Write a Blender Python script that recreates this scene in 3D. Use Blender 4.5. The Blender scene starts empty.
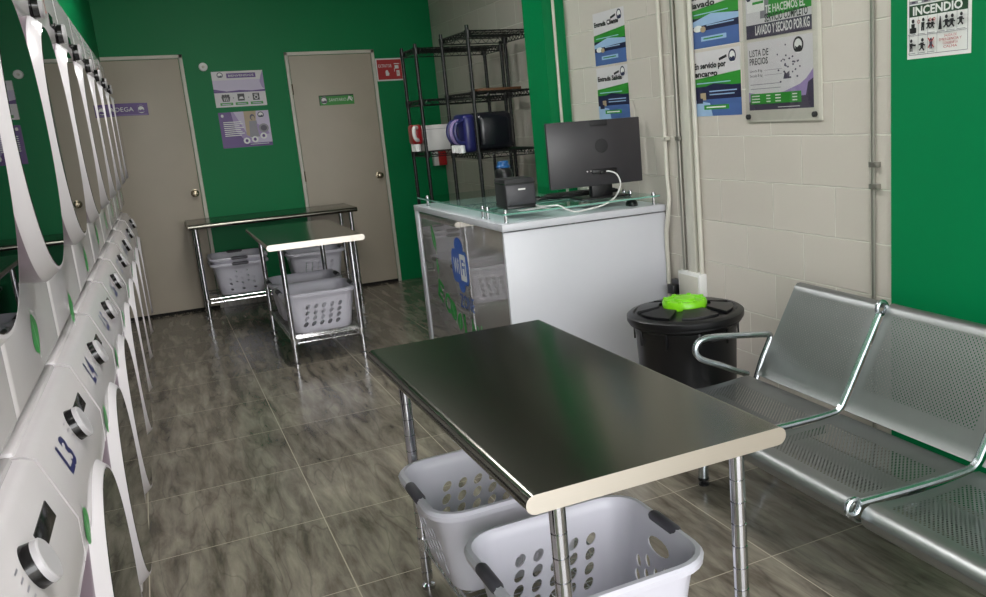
import bpy, bmesh, math, random
from math import sin, cos, pi, radians, sqrt
from mathutils import Vector, Matrix
random.seed(7)
SC = bpy.context.scene
COL = SC.collection
W, H = 986, 597

# ------------------------------------------------------------------ colour and materials
def lin(c):
    c = c / 255.0
    return c / 12.92 if c <= 0.04045 else ((c + 0.055) / 1.055) ** 2.4
def rgb(r, g, b): return (lin(r), lin(g), lin(b), 1.0)

def mat(name, col, rough=0.5, metal=0.0, spec=0.5, vary=0.06, scale=18.0, bump=0.0, coat=0.0, stretch=None):
    m = bpy.data.materials.new(name); m.use_nodes = True
    nt = m.node_tree; N = nt.nodes; L = nt.links
    b = N['Principled BSDF']
    b.inputs['Roughness'].default_value = rough
    b.inputs['Metallic'].default_value = metal
    b.inputs['Specular IOR Level'].default_value = spec
    b.inputs['Coat Weight'].default_value = coat
    b.inputs['Coat Roughness'].default_value = 0.03
    tc = N.new('ShaderNodeTexCoord'); nz = N.new('ShaderNodeTexNoise')
    nz.inputs['Scale'].default_value = scale; nz.inputs['Detail'].default_value = 4
    if stretch:
        mp = N.new('ShaderNodeMapping'); mp.inputs['Scale'].default_value = stretch
        L.new(tc.outputs['Object'], mp.inputs['Vector']); L.new(mp.outputs['Vector'], nz.inputs['Vector'])
    else:
        L.new(tc.outputs['Object'], nz.inputs['Vector'])
    mr = N.new('ShaderNodeMapRange')
    mr.inputs['To Min'].default_value = 1 - vary; mr.inputs['To Max'].default_value = 1 + vary
    L.new(nz.outputs['Fac'], mr.inputs['Value'])
    vm = N.new('ShaderNodeVectorMath'); vm.operation = 'SCALE'
    vm.inputs[0].default_value = col[:3]
    L.new(mr.outputs['Result'], vm.inputs['Scale']); L.new(vm.outputs['Vector'], b.inputs['Base Color'])
    if bump:
        bp = N.new('ShaderNodeBump'); bp.inputs['Strength'].default_value = bump; bp.inputs['Distance'].default_value = 0.002
        L.new(nz.outputs['Fac'], bp.inputs['Height']); L.new(bp.outputs['Normal'], b.inputs['Normal'])
    return m

def block_mat():
    m = bpy.data.materials.new('painted_block'); m.use_nodes = True
    nt = m.node_tree; N = nt.nodes; L = nt.links; b = N['Principled BSDF']
    b.inputs['Roughness'].default_value = 0.45
    tc = N.new('ShaderNodeTexCoord'); sp = N.new('ShaderNodeSeparateXYZ'); L.new(tc.outputs['Object'], sp.inputs[0])
    nj = N.new('ShaderNodeTexNoise'); nj.inputs['Scale'].default_value = 9.0; nj.inputs['Detail'].default_value = 3
    L.new(tc.outputs['Object'], nj.inputs['Vector'])
    def jit(out, off, amp):
        a = N.new('ShaderNodeMath'); a.operation = 'ADD'; a.inputs[1].default_value = off - amp / 2; L.new(out, a.inputs[0])
        k = N.new('ShaderNodeMath'); k.operation = 'MULTIPLY_ADD'; k.inputs[1].default_value = amp
        L.new(nj.outputs['Fac'], k.inputs[0]); L.new(a.outputs[0], k.inputs[2]); return k.outputs[0]
    cb = N.new('ShaderNodeCombineXYZ')
    L.new(jit(sp.outputs['Y'], -3.06 + 3.9 * 2, 0.006), cb.inputs['X'])
    L.new(jit(sp.outputs['Z'], -1.087 + 4.0, 0.006), cb.inputs['Y'])
    br = N.new('ShaderNodeTexBrick'); L.new(cb.outputs[0], br.inputs['Vector'])
    br.offset = 0.5; br.inputs['Scale'].default_value = 1.0
    br.inputs['Brick Width'].default_value = 0.39; br.inputs['Row Height'].default_value = 0.2
    br.inputs['Mortar Size'].default_value = 0.0035; br.inputs['Mortar Smooth'].default_value = 0.5
    br.inputs['Color1'].default_value = rgb(200, 193, 184); br.inputs['Color2'].default_value = rgb(193, 186, 177)
    br.inputs['Mortar'].default_value = rgb(218, 215, 205)
    n2 = N.new('ShaderNodeTexNoise'); n2.inputs['Scale'].default_value = 55; n2.inputs['Detail'].default_value = 5
    L.new(tc.outputs['Object'], n2.inputs['Vector'])
    h = N.new('ShaderNodeMath'); h.operation = 'MULTIPLY_ADD'; h.inputs[1].default_value = -0.9
    L.new(br.outputs['Fac'], h.inputs[0])
    h2 = N.new('ShaderNodeMath'); h2.operation = 'MULTIPLY'; h2.inputs[1].default_value = 0.22
    L.new(n2.outputs['Fac'], h2.inputs[0]); L.new(h2.outputs[0], h.inputs[2])
    bp = N.new('ShaderNodeBump'); bp.inputs['Strength'].default_value = 0.8; bp.inputs['Distance'].default_value = 0.006
    L.new(h.outputs[0], bp.inputs['Height']); L.new(bp.outputs['Normal'], b.inputs['Normal'])
    L.new(br.outputs['Color'], b.inputs['Base Color'])
    return m

def tile_mat():
    m = bpy.data.materials.new('veined_floor_tile'); m.use_nodes = True
    nt = m.node_tree; N = nt.nodes; L = nt.links; b = N['Principled BSDF']
    tc = N.new('ShaderNodeTexCoord')
    mp = N.new('ShaderNodeMapping'); mp.inputs['Location'].default_value = (-0.385 + 6.0, -3.917 + 6.0, 0)
    L.new(tc.outputs['Object'], mp.inputs['Vector'])
    br = N.new('ShaderNodeTexBrick'); L.new(mp.outputs[0], br.inputs['Vector'])
    br.offset = 0.0; br.inputs['Scale'].default_value = 1.0
    br.inputs['Brick Width'].default_value = 0.6; br.inputs['Row Height'].default_value = 0.6
    br.inputs['Mortar Size'].default_value = 0.0022; br.inputs['Mortar Smooth'].default_value = 0.1
    br.inputs['Color1'].default_value = (0.45, 0.45, 0.45, 1); br.inputs['Color2'].default_value = (0.55, 0.55, 0.55, 1)
    # veins run along the room, bent by a slow noise
    mv = N.new('ShaderNodeMapping'); mv.inputs['Scale'].default_value = (6.0, 1.0, 1.0); mv.inputs['Rotation'].default_value = (0, 0, 0.05)
    L.new(tc.outputs['Object'], mv.inputs['Vector'])
    n1 = N.new('ShaderNodeTexNoise'); n1.inputs['Scale'].default_value = 2.6; n1.inputs['Detail'].default_value = 8
    n1.inputs['Roughness'].default_value = 0.62; n1.inputs['Distortion'].default_value = 0.35
    L.new(mv.outputs[0], n1.inputs['Vector'])
    n2 = N.new('ShaderNodeTexNoise'); n2.inputs['Scale'].default_value = 1.3; n2.inputs['Detail'].default_value = 2; n2.inputs['Distortion'].default_value = 0.3
    L.new(mv.outputs[0], n2.inputs['Vector'])
    vr = N.new('ShaderNodeValToRGB')
    vr.color_ramp.elements[0].position = 0.33; vr.color_ramp.elements[0].color = rgb(78, 72, 64)
    vr.color_ramp.elements[1].position = 0.70; vr.color_ramp.elements[1].color = rgb(144, 137, 124)
    L.new(n1.outputs['Fac'], vr.inputs['Fac'])
    # thin dark veins where the second noise crosses its middle
    s = N.new('ShaderNodeMath'); s.operation = 'SUBTRACT'; s.inputs[1].default_value = 0.5; L.new(n2.outputs['Fac'], s.inputs[0])
    a = N.new('ShaderNodeMath'); a.operation = 'ABSOLUTE'; L.new(s.outputs[0], a.inputs[0])
    v2 = N.new('ShaderNodeMapRange'); v2.inputs['From Min'].default_value = 0.0; v2.inputs['From Max'].default_value = 0.012
    v2.inputs['To Min'].default_value = 0.74; v2.inputs['To Max'].default_value = 1.0
    L.new(a.outputs[0], v2.inputs['Value'])
    mx = N.new('ShaderNodeVectorMath'); mx.operation = 'SCALE'; L.new(vr.outputs['Color'], mx.inputs[0]); L.new(v2.outputs[0], mx.inputs['Scale'])
    tv = N.new('ShaderNodeVectorMath'); tv.operation = 'MULTIPLY'; L.new(mx.outputs[0], tv.inputs[0])
    tb = N.new('ShaderNodeVectorMath'); tb.operation = 'SCALE'; tb.inputs['Scale'].default_value = 2.0
    L.new(br.outputs['Color'], tb.inputs[0]); L.new(tb.outputs[0], tv.inputs[1])
    mm = N.new('ShaderNodeMix'); mm.data_type = 'RGBA'
    L.new(br.outputs['Fac'], mm.inputs['Factor']); L.new(tv.outputs[0], mm.inputs['A']); mm.inputs['B'].default_value = rgb(166, 158, 142)
    L.new(mm.outputs['Result'], b.inputs['Base Color'])
    r = N.new('ShaderNodeMapRange'); r.inputs['To Min'].default_value = 0.13; r.inputs['To Max'].default_value = 0.26
    L.new(n1.outputs['Fac'], r.inputs['Value']); L.new(r.outputs[0], b.inputs['Roughness'])
    bp = N.new('ShaderNodeBump'); bp.inputs['Strength'].default_value = 0.25; bp.inputs['Distance'].default_value = 0.002; bp.invert = True
    L.new(br.outputs['Fac'], bp.inputs['Height']); L.new(bp.outputs['Normal'], b.inputs['Normal'])
    return m

def perforated_mat(name, col, pitch, rad, rough):
    """sheet metal with round punched holes on a diagonal lattice (UV in metres; UV outside the punched field is marked by v < 0)"""
    m = mat(name, col, rough=rough, metal=1.0, vary=0.05)
    nt = m.node_tree; N = nt.nodes; L = nt.links
    uv = N.new('ShaderNodeUVMap'); uv.uv_map = 'UVMap'
    def lattice(off):
        ad = N.new('ShaderNodeVectorMath'); ad.operation = 'ADD'; ad.inputs[1].default_value = (off, off, 0)
        sc = N.new('ShaderNodeVectorMath'); sc.operation = 'SCALE'; sc.inputs['Scale'].default_value = 1 / pitch
        L.new(uv.outputs[0], sc.inputs[0]); L.new(sc.outputs[0], ad.inputs[0])
        fr = N.new('ShaderNodeVectorMath'); fr.operation = 'FRACTION'; L.new(ad.outputs[0], fr.inputs[0])
        sb = N.new('ShaderNodeVectorMath'); sb.operation = 'SUBTRACT'; sb.inputs[1].default_value = (.5, .5, 0); L.new(fr.outputs[0], sb.inputs[0])
        fl = N.new('ShaderNodeVectorMath'); fl.operation = 'MULTIPLY'; fl.inputs[1].default_value = (1, 1, 0); L.new(sb.outputs[0], fl.inputs[0])
        ln = N.new('ShaderNodeVectorMath'); ln.operation = 'LENGTH'; L.new(fl.outputs[0], ln.inputs[0]); return ln.outputs['Value']
    mn = N.new('ShaderNodeMath'); mn.operation = 'MINIMUM'; L.new(lattice(0), mn.inputs[0]); L.new(lattice(.5), mn.inputs[1])
    lt = N.new('ShaderNodeMath'); lt.operation = 'LESS_THAN'; lt.inputs[1].default_value = rad / pitch; L.new(mn.outputs[0], lt.inputs[0])
    sp = N.new('ShaderNodeSeparateXYZ'); L.new(uv.outputs[0], sp.inputs[0])
    gt = N.new('ShaderNodeMath'); gt.operation = 'GREATER_THAN'; gt.inputs[1].default_value = 0.0; L.new(sp.outputs['Y'], gt.inputs[0])
    ml = N.new('ShaderNodeMath'); ml.operation = 'MULTIPLY'; L.new(lt.outputs[0], ml.inputs[0]); L.new(gt.outputs[0], ml.inputs[1])
    tr = N.new('ShaderNodeBsdfTransparent'); mx = N.new('ShaderNodeMixShader')
    L.new(ml.outputs[0], mx.inputs[0]); L.new(N['Principled BSDF'].outputs[0], mx.inputs[1]); L.new(tr.outputs[0], mx.inputs[2])
    L.new(mx.outputs[0], N['Material Output'].inputs['Surface'])
    return m

def glass_mat(name, tint):
    m = bpy.data.materials.new(name); m.use_nodes = True
    nt = m.node_tree; N = nt.nodes; L = nt.links; N.remove(N['Principled BSDF'])
    tr = N.new('ShaderNodeBsdfTransparent'); tr.inputs['Color'].default_value = tint
    gl = N.new('ShaderNodeBsdfGlossy'); gl.inputs['Roughness'].default_value = 0.02
    fr = N.new('ShaderNodeFresnel'); fr.inputs['IOR'].default_value = 1.5
    ge = N.new('ShaderNodeNewGeometry'); iv = N.new('ShaderNodeMath'); iv.operation = 'SUBTRACT'; iv.inputs[0].default_value = 1.0; L.new(ge.outputs['Backfacing'], iv.inputs[1])
    fm = N.new('ShaderNodeMath'); fm.operation = 'MULTIPLY'; L.new(fr.outputs[0], fm.inputs[0]); L.new(iv.outputs[0], fm.inputs[1])
    mx = N.new('ShaderNodeMixShader'); L.new(fm.outputs[0], mx.inputs[0]); L.new(tr.outputs[0], mx.inputs[1]); L.new(gl.outputs[0], mx.inputs[2])
    L.new(mx.outputs[0], N['Material Output'].inputs['Surface'])
    return m

M = {}
M['block'] = block_mat()
M['tile'] = tile_mat()
M['green'] = mat('green_wall_paint', rgb(0, 122, 70), rough=0.45, spec=0.18, vary=0.05, scale=3.0, bump=0.15)
M['ceiling'] = mat('ceiling_paint', rgb(150, 152, 142), rough=0.7)
M['facade'] = mat('facade_plaster', rgb(190, 186, 176), rough=0.8)
M['pavement'] = mat('pavement', rgb(150, 146, 138), rough=0.9)
M['white_trim'] = mat('white_trim_paint', rgb(205, 202, 190), rough=0.45)
M['door'] = mat('beige_door_paint', rgb(178, 168, 152), rough=0.5, vary=0.06, scale=5)
M['gap'] = mat('dark_gap', rgb(20, 17, 16), rough=0.9)
M['enamel'] = mat('white_appliance_enamel', rgb(200, 195, 197), rough=0.22, vary=0.02, coat=0.3)
M['recess_shade'] = mat('recess_shade_grey', rgb(130, 130, 128), rough=0.4)
M['rim_white'] = mat('door_rim_white', rgb(204, 199, 203), rough=0.25, vary=0.02)
M['knob_cap'] = mat('knob_cap_grey', rgb(176, 173, 176), rough=0.3, vary=0.02)
M['rim_silver'] = mat('door_rim_silver', rgb(112, 100, 108), rough=0.3, metal=0.0, vary=0.02)
M['dark_glass'] = mat('black_door_glass', rgb(6, 7, 8), rough=0.012, spec=1.0, vary=0.01)
M['black_gloss'] = mat('black_gloss_plastic', rgb(12, 12, 13), rough=0.15)
M['black'] = mat('black_plastic', rgb(13, 13, 16), rough=0.38)
M['black_soft'] = mat('black_matte_plastic', rgb(31, 31, 34), rough=0.6)
M['dark_grey'] = mat('dark_grey_plastic', rgb(58, 57, 62), rough=0.45)
M['monitor'] = mat('monitor_shell', rgb(52, 50, 54), rough=0.34, vary=0.03)
M['leaf'] = mat('leaf_green_vinyl', rgb(22, 142, 52), rough=0.35)
M['leaf_vein'] = mat('leaf_vein_vinyl', rgb(190, 215, 190), rough=0.4)
M['navy'] = mat('navy_print', rgb(24, 28, 84), rough=0.4)
M['red'] = mat('red_print', rgb(168, 24, 28), rough=0.4)
M['steel'] = mat('brushed_stainless', rgb(122, 121, 112), rough=0.195, metal=1.0, vary=0.05, scale=6.0, stretch=(60, 1.2, 20))
M['steel_edge'] = mat('stainless_edge', rgb(208, 202, 192), rough=0.34, metal=1.0, vary=0.03, scale=6, stretch=(2, 60, 60))
M['chrome'] = mat('chrome', rgb(205, 205, 210), rough=0.09, metal=1.0, vary=0.02)
M['chrome_wire'] = mat('chrome_wire', rgb(214, 214, 216), rough=0.2, metal=0.9, vary=0.02)
M['bench'] = perforated_mat('perforated_silver_sheet', rgb(146, 148, 148), 0.0150, 0.0033, 0.42)
M['bench_edge'] = mat('silver_sheet', rgb(146, 148, 148), rough=0.40, metal=1.0)
M['bench_frame'] = mat('silver_frame', rgb(196, 204, 210), rough=0.25, metal=1.0)
M['basket'] = mat('white_basket_plastic', rgb(206, 204, 215), rough=0.35, vary=0.02)
M['grip'] = mat('grey_grip_rubber', rgb(70, 68, 76), rough=0.5)
M['laminate'] = mat('white_laminate', rgb(198, 199, 206), rough=0.28, vary=0.015)
M['side_panel'] = mat('grey_gloss_panel', rgb(146, 142, 140), rough=0.04, spec=0.5, vary=0.02, coat=1.0)
M['side_panel'].node_tree.nodes['Principled BSDF'].inputs['IOR'].default_value = 2.5
M['glass'] = glass_mat('greenish_glass', (0.80, 0.92, 0.88, 1))
M['glass_edge'] = mat('glass_edge', rgb(120, 170, 155), rough=0.1)
M['acrylic'] = glass_mat('clear_acrylic', (0.96, 0.96, 0.96, 1))
M['lime'] = mat('lime_plastic', rgb(120, 200, 20), rough=0.35)
M['rack'] = mat('black_rack_coating', rgb(16, 17, 17), rough=0.35)
M['white_plastic'] = mat('white_plastic', rgb(222, 222, 220), rough=0.35)
M['jug_navy'] = mat('navy_jug_plastic', rgb(34, 36, 92), rough=0.3)
M['jug_black'] = mat('black_jug_plastic', rgb(24, 25, 32), rough=0.25)
M['jug_red'] = mat('red_jug_plastic', rgb(150, 22, 30), rough=0.3)
M['blue_cap'] = mat('blue_cap_plastic', rgb(26, 84, 140), rough=0.3)
M['conduit'] = mat('grey_conduit', rgb(148, 146, 138), rough=0.3, metal=0.7)
M['conduit_white'] = mat('painted_conduit', rgb(198, 195, 184), rough=0.4)
M['paper'] = mat('poster_paper', rgb(206, 203, 206), rough=0.4, vary=0.02)
M['p_purple'] = mat('print_purple', rgb(80, 42, 122), rough=0.4)
M['p_lilac'] = mat('print_lilac', rgb(150, 130, 178), rough=0.4)
M['p_pale'] = mat('print_pale_lilac', rgb(190, 180, 205), rough=0.4)
M['p_green'] = mat('print_green', rgb(44, 140, 46), rough=0.4)
M['p_dgreen'] = mat('print_dark_green', rgb(22, 60, 34), rough=0.4)
M['p_navy'] = mat('print_navy', rgb(26, 30, 66), rough=0.4)
M['p_blue'] = mat('print_blue', rgb(72, 100, 156), rough=0.4)
M['p_lblue'] = mat('print_light_blue', rgb(150, 180, 214), rough=0.4)
M['p_black'] = mat('print_black', rgb(24, 24, 28), rough=0.4)
M['p_white'] = mat('print_white', rgb(222, 222, 220), rough=0.4)
M['p_grey'] = mat('print_grey', rgb(130, 128, 136), rough=0.4)
M['p_dgrey'] = mat('print_dark_grey', rgb(66, 60, 80), rough=0.4)
M['p_skin'] = mat('print_tan', rgb(170, 150, 120), rough=0.4)
M['p_red'] = mat('print_red', rgb(172, 32, 32), rough=0.4)
M['wifi'] = mat('wifi_blue_vinyl', rgb(36, 84, 170), rough=0.35)
M['brass'] = mat('satin_nickel', rgb(150, 140, 120), rough=0.25, metal=1.0)
M['rust'] = mat('wood_strip', rgb(96, 62, 36), rough=0.6)
M['card'] = mat('white_card', rgb(208, 206, 204), rough=0.6)

# ------------------------------------------------------------------ mesh helpers
class MB:
    def __init__(s): s.bm = bmesh.new(); s.mats = []; s.uv = None
    def mi(s, m):
        m = M[m] if isinstance(m, str) else m
        if m not in s.mats: s.mats.append(m)
        return s.mats.index(m)
    def add(s, vs, fs, m, smooth=True, X=None):
        k = s.mi(m)
        bv = [s.bm.verts.new(X @ Vector(v) if X else v) for v in vs]
        out = []
        for f in fs:
            try: F = s.bm.faces.new([bv[i] for i in f])
            except ValueError: continue
            F.material_index = k; F.smooth = smooth; out.append(F)
        return bv, out
    def box(s, x0, x1, y0, y1, z0, z1, m, bev=0.0, seg=2, X=None):
        vs = [(x, y, z) for x in (x0, x1) for y in (y0, y1) for z in (z0, z1)]
        fs = [(0, 1, 3, 2), (4, 6, 7, 5), (0, 4, 5, 1), (2, 3, 7, 6), (0, 2, 6, 4), (1, 5, 7, 3)]
        bv, F = s.add(vs, fs, m, smooth=bev > 0, X=X)
        if bev > 0:
            es = list({e for f in F for e in f.edges})
            r = bmesh.ops.bevel(s.bm, geom=es, offset=bev, segments=seg, profile=0.5, affect='EDGES')
            k = s.mi(m)
            for f in r['faces']: f.material_index = k; f.smooth = True
        return s
    def tube(s, pts, r, m, n=8, closed=False, X=None, caps=True):
        P = [Vector(p) for p in pts]; N = len(P); rings = []; up = None
        rr = r if isinstance(r, (list, tuple)) else [r] * N
        for i in range(N):
            if closed: t = (P[(i + 1) % N] - P[i - 1])
            else: t = P[min(i + 1, N - 1)] - P[max(i - 1, 0)]
            t.normalize()
            if up is None:
                up = Vector((0, 0, 1)) if abs(t.z) < 0.9 else Vector((1, 0, 0))
            a = t.cross(up)
            if a.length < 1e-5: a = t.orthogonal()
            a.normalize(); b = a.cross(t).normalized(); up = b
            rings.append([P[i] + (a * cos(2 * pi * k / n) + b * sin(2 * pi * k / n)) * rr[i] for k in range(n)])
        vs = [v for g in rings for v in g]; fs = []
        for i in range(N if closed else N - 1):
            j = (i + 1) % N
            for k in range(n): fs.append((i * n + k, i * n + (k + 1) % n, j * n + (k + 1) % n, j * n + k))
        if caps and not closed: fs += [tuple(range(n))[::-1], tuple((N - 1) * n + k for k in range(n))]
        s.add(vs, fs, m, X=X); return s
    def lathe(s, prof, m, n=24, X=None, cap0=True, cap1=True):
        """prof = [(r, z)] or [(r, z, material of the band up to the next point)] about local Z"""
        vs = []
        for p in prof: vs += [(p[0] * cos(2 * pi * k / n), p[0] * sin(2 * pi * k / n), p[1]) for k in range(n)]
        bv = [s.bm.verts.new(X @ Vector(v) if X else v) for v in vs]
        for i in range(len(prof) - 1):
            mm = prof[i][2] if len(prof[i]) > 2 else m
            k0 = s.mi(mm)
            for k in range(n):
                try: F = s.bm.faces.new([bv[i * n + k], bv[i * n + (k + 1) % n], bv[(i + 1) * n + (k + 1) % n], bv[(i + 1) * n + k]])
                except ValueError: continue
                F.material_index = k0; F.smooth = True
        for i, c in ((0, cap0), (len(prof) - 1, cap1)):
            if c:
                F = s.bm.faces.new([bv[i * n + k] for k in (range(n) if i else range(n - 1, -1, -1))])
                F.material_index = s.mi(m); F.smooth = True
        return s
    def extrude(s, poly, d0, d1, m, axis='y', X=None, smooth=True, capm=None):
        """poly: 2-D outline; axis y: (x,z) swept along y; axis x: (y,z) along x; axis z: (x,y) along z"""
        n = len(poly)
        def p3(p, d): return {'y': (p[0], d, p[1]), 'x': (d, p[0], p[1]), 'z': (p[0], p[1], d)}[axis]
        vs = [p3(p, d0) for p in poly] + [p3(p, d1) for p in poly]
        s.add(vs, [(i, (i + 1) % n, n + (i + 1) % n, n + i) for i in range(n)], m, smooth, X)
        s.add([p3(p, d0) for p in poly], [tuple(range(n))], capm or m, False, X)
        s.add([p3(p, d1) for p in poly], [tuple(range(n))[::-1]], capm or m, False, X)
        return s
    def build(s, name, parent=None, sharp=35, loc=None, rot=None, recalc=True):
        bmesh.ops.remove_doubles(s.bm, verts=s.bm.verts, dist=1e-6)
        if recalc: bmesh.ops.recalc_face_normals(s.bm, faces=s.bm.faces)
        for e in s.bm.edges:
            if len(e.link_faces) == 2 and e.calc_face_angle(0) > radians(sharp): e.smooth = False
        me = bpy.data.meshes.new(name); s.bm.to_mesh(me); s.bm.free()
        for m in s.mats: me.materials.append(m)
        o = bpy.data.objects.new(name, me); COL.objects.link(o)
        if parent: o.parent = parent
        if loc: o.location = loc
        if rot: o.rotation_euler = rot
        return o

class Flat:
    """flat print: local x to the right, z up, facing -y; every layer sits a hair in front of the one before"""
    def __init__(s, step=0.00010): s.b = MB(); s.d = 0.0; s.step = step
    def layer(s): s.d -= s.step; return s.d
    def poly(s, pts, m):
        d = s.layer(); s.b.add([(u, d, v) for u, v in pts], [tuple(range(len(pts)))], m, False); return s
    def rect(s, u0, v0, u1, v1, m): return s.poly([(u0, v0), (u1, v0), (u1, v1), (u0, v1)], m)
    def ell(s, u, v, ru, rv, m, n=20, rot=0):
        return s.poly([(u + ru * cos(2 * pi * k / n) * cos(rot) - rv * sin(2 * pi * k / n) * sin(rot),
                        v + ru * cos(2 * pi * k / n) * sin(rot) + rv * sin(2 * pi * k / n) * cos(rot)) for k in range(n)], m)
    def ring(s, u, v, r0, r1, m, a0=0, a1=2 * pi, n=24):
        d = s.layer(); vs = []
        for k in range(n + 1):
            a = a0 + (a1 - a0) * k / n
            vs += [(u + r0 * cos(a), d, v + r0 * sin(a)), (u + r1 * cos(a), d, v + r1 * sin(a))]
        s.b.add(vs, [(2 * k, 2 * k + 1, 2 * k + 3, 2 * k + 2) for k in range(n)], m, False); return s
    def line(s, u0, v0, u1, v1, w, m):
        dx, dy = u1 - u0, v1 - v0; l = sqrt(dx * dx + dy * dy) or 1; nx, ny = -dy / l * w / 2, dx / l * w / 2
        return s.poly([(u0 + nx, v0 + ny), (u0 - nx, v0 - ny), (u1 - nx, v1 - ny), (u1 + nx, v1 + ny)], m)
    def text(s, txt, u, v, h, m, width=None, align='LEFT', bold=0.0, rot=0.0, shear=0.0):
        cu = bpy.data.curves.new('lettering', 'FONT'); cu.body = txt; cu.size = 1.0; cu.align_x = 'LEFT'; cu.offset = bold; cu.shear = shear
        cu.resolution_u = 2
        ob = bpy.data.objects.new('lettering', cu); me = bpy.data.meshes.new_from_object(ob)
        xs = [p.co.x for p in me.vertices]; ys = [p.co.y for p in me.vertices]
        if xs:
            x0, x1 = min(xs), max(xs); cap = 0.70
            sy = h / cap; sx = (width / (x1 - x0)) if width else sy
            wid = (x1 - x0) * sx; off = {'LEFT': 0, 'CENTER': -wid / 2, 'RIGHT': -wid}[align]
            d = s.layer(); vs = []
            for p in me.vertices:
                a, b = (p.co.x - x0) * sx + off, p.co.y * sy
                vs.append((u + a * cos(rot) - b * sin(rot), d, v + a * sin(rot) + b * cos(rot)))
            s.b.add(vs, [tuple(p.vertices) for p in me.polygons], m, False)
        bpy.data.objects.remove(ob); bpy.data.curves.remove(cu); bpy.data.meshes.remove(me)
        return s
    def leaf(s, u, v, h, m, vein='leaf_vein', rot=0.0, fat=0.42):
        pts = []
        for k in range(17):
            t = k / 16; w = h * fat * 0.5 * (sin(pi * t) ** 0.8) * (1.15 - 0.3 * t); pts.append((w, -h / 2 + h * t))
        for k in range(15, 0, -1):
            t = k / 16; w = h * fat * 0.5 * (sin(pi * t) ** 0.8) * (1.15 - 0.3 * t); pts.append((-w, -h / 2 + h * t))
        R = lambda p: (u + p[0] * cos(rot) - p[1] * sin(rot), v + p[0] * sin(rot) + p[1] * cos(rot))
        s.poly([R(p) for p in pts], m)
        if vein:
            a, b = R((0, -h * .62)), R((0, h * .3)); s.line(a[0], a[1], b[0], b[1], h * .03, m if False else vein)
        return s
    def build(s, name, parent=None, loc=None, rot=None):
        return s.b.build(name, parent, loc=loc, rot=rot, recalc=False)

RIGHT_WALL = (0, 0, -pi / 2)     # prints that face -X
MACHINE = (0, 0, pi / 2)         # prints that face +X

def thing(name, label, cat, loc=(0, 0, 0), rz=0.0, group=None):
    o = bpy.data.objects.new(name, None); COL.objects.link(o); o.empty_display_size = 0.1
    o.location = loc; o.rotation_euler = (0, 0, rz); o['label'] = label; o['category'] = cat
    if group: o['group'] = group
    return o
def tag(o, label, cat, group=None):
    o['label'] = label; o['category'] = cat
    if group: o['group'] = group
    return o
def struct(o): o['kind'] = 'structure'; return o
def copy_tree(o, parent=None):
    c = o.copy(); COL.objects.link(c)
    if parent: c.parent = parent
    for ch in list(o.children): copy_tree(ch, c)
    return c
def wall(name, m, *boxes):
    b = MB()
    for bx in boxes: b.box(*bx, m)
    return struct(b.build(name))

# ------------------------------------------------------------------ camera (solved from the photograph's vanishing points)
CAMZ = 1.445
yaw, pit, rol = radians(26.69157525), radians(12.43583603), radians(4.1093177)
fwd = Vector((sin(yaw) * cos(pit), cos(yaw) * cos(pit), -sin(pit)))
r0 = Vector((cos(yaw), -sin(yaw), 0)); d0 = fwd.cross(r0)
Rv = cos(rol) * r0 + sin(rol) * d0; Dv = -sin(rol) * r0 + cos(rol) * d0
cam = bpy.data.cameras.new('camera'); co = bpy.data.objects.new('camera', cam); COL.objects.link(co)
co.matrix_world = Matrix(((Rv.x, -Dv.x, -fwd.x, 0), (Rv.y, -Dv.y, -fwd.y, 0), (Rv.z, -Dv.z, -fwd.z, CAMZ), (0, 0, 0, 1)))
cam.sensor_width = 36.0; cam.sensor_fit = 'HORIZONTAL'; cam.lens = 883.078 / W * 36.0
cam.shift_x = (W / 2 - 609.269) / W; cam.shift_y = (304.163 - H / 2) / W
cam.clip_start = 0.02; cam.clip_end = 200
SC.camera = co

# ------------------------------------------------------------------ the room
YB = 8.25; XR = 2.36; XRB = 2.52; XL = -1.02; YF = -1.6; ZC = 3.0
wall('floor', 'tile', (XL - .2, XRB + .3, YF - .1, YB + .2, -0.1, 0.0))
wall('ground', 'pavement', (-14, 14, -22, YF - .1, -0.16, -0.04))
wall('ceiling', 'ceiling', (XL - .2, XRB + .3, YF - .2, YB + .2, ZC, ZC + .12))
wall('wall_back', 'green', (XL - .2, XRB + .3, YB, YB + .2, 0, ZC))
wall('wall_right', 'block', (XR, XR + .3, YF - .2, 5.02, 0, ZC), (XRB, XRB + .3, 5.02, YB, 0, ZC))
wall('wall_left', 'green', (XL - .2, XL, YF - .2, YB, 0, ZC))
wall('wall_front', 'facade', (XL - .2, -0.95, YF - .2, YF, 0, ZC), (2.25, XR, YF - .2, YF, 0, ZC), (-0.95, 2.25, YF - .2, YF, 2.55, ZC))
SL = 0.0118                                      # the machine row leans a little towards the room
def frontx(y): return -0.25 + SL * (y - 1.315)
b = MB()                                         # green bulkhead above the stacked machines
y0, y1 = -0.4, YB
b.add([(XL, y0, 2.02), (frontx(y0) - .02, y0, 2.02), (frontx(y1) - .02, y1, 2.02), (XL, y1, 2.02),
       (XL, y0, ZC), (frontx(y0) - .02, y0, ZC), (frontx(y1) - .02, y1, ZC), (XL, y1, ZC)],
      [(0, 1, 2, 3), (4, 7, 6, 5), (0, 4, 5, 1), (1, 5, 6, 2), (2, 6, 7, 3), (3, 7, 4, 0)], 'green', False)
struct(b.build('trim_1'))
# green pillar with its white pipe, painted column band at the right
wall('trim_2', 'green', (2.22, XRB, 5.02, 5.325, 0, ZC))
wall('trim_3', 'green', (2.347, XR, 0.9, 2.36, 0, ZC))
b = MB(); b.box(2.337, XR, 3.66, 3.735, 0.56, ZC, 'conduit_white', 0.004); struct(b.build('trim_4'))

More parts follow.
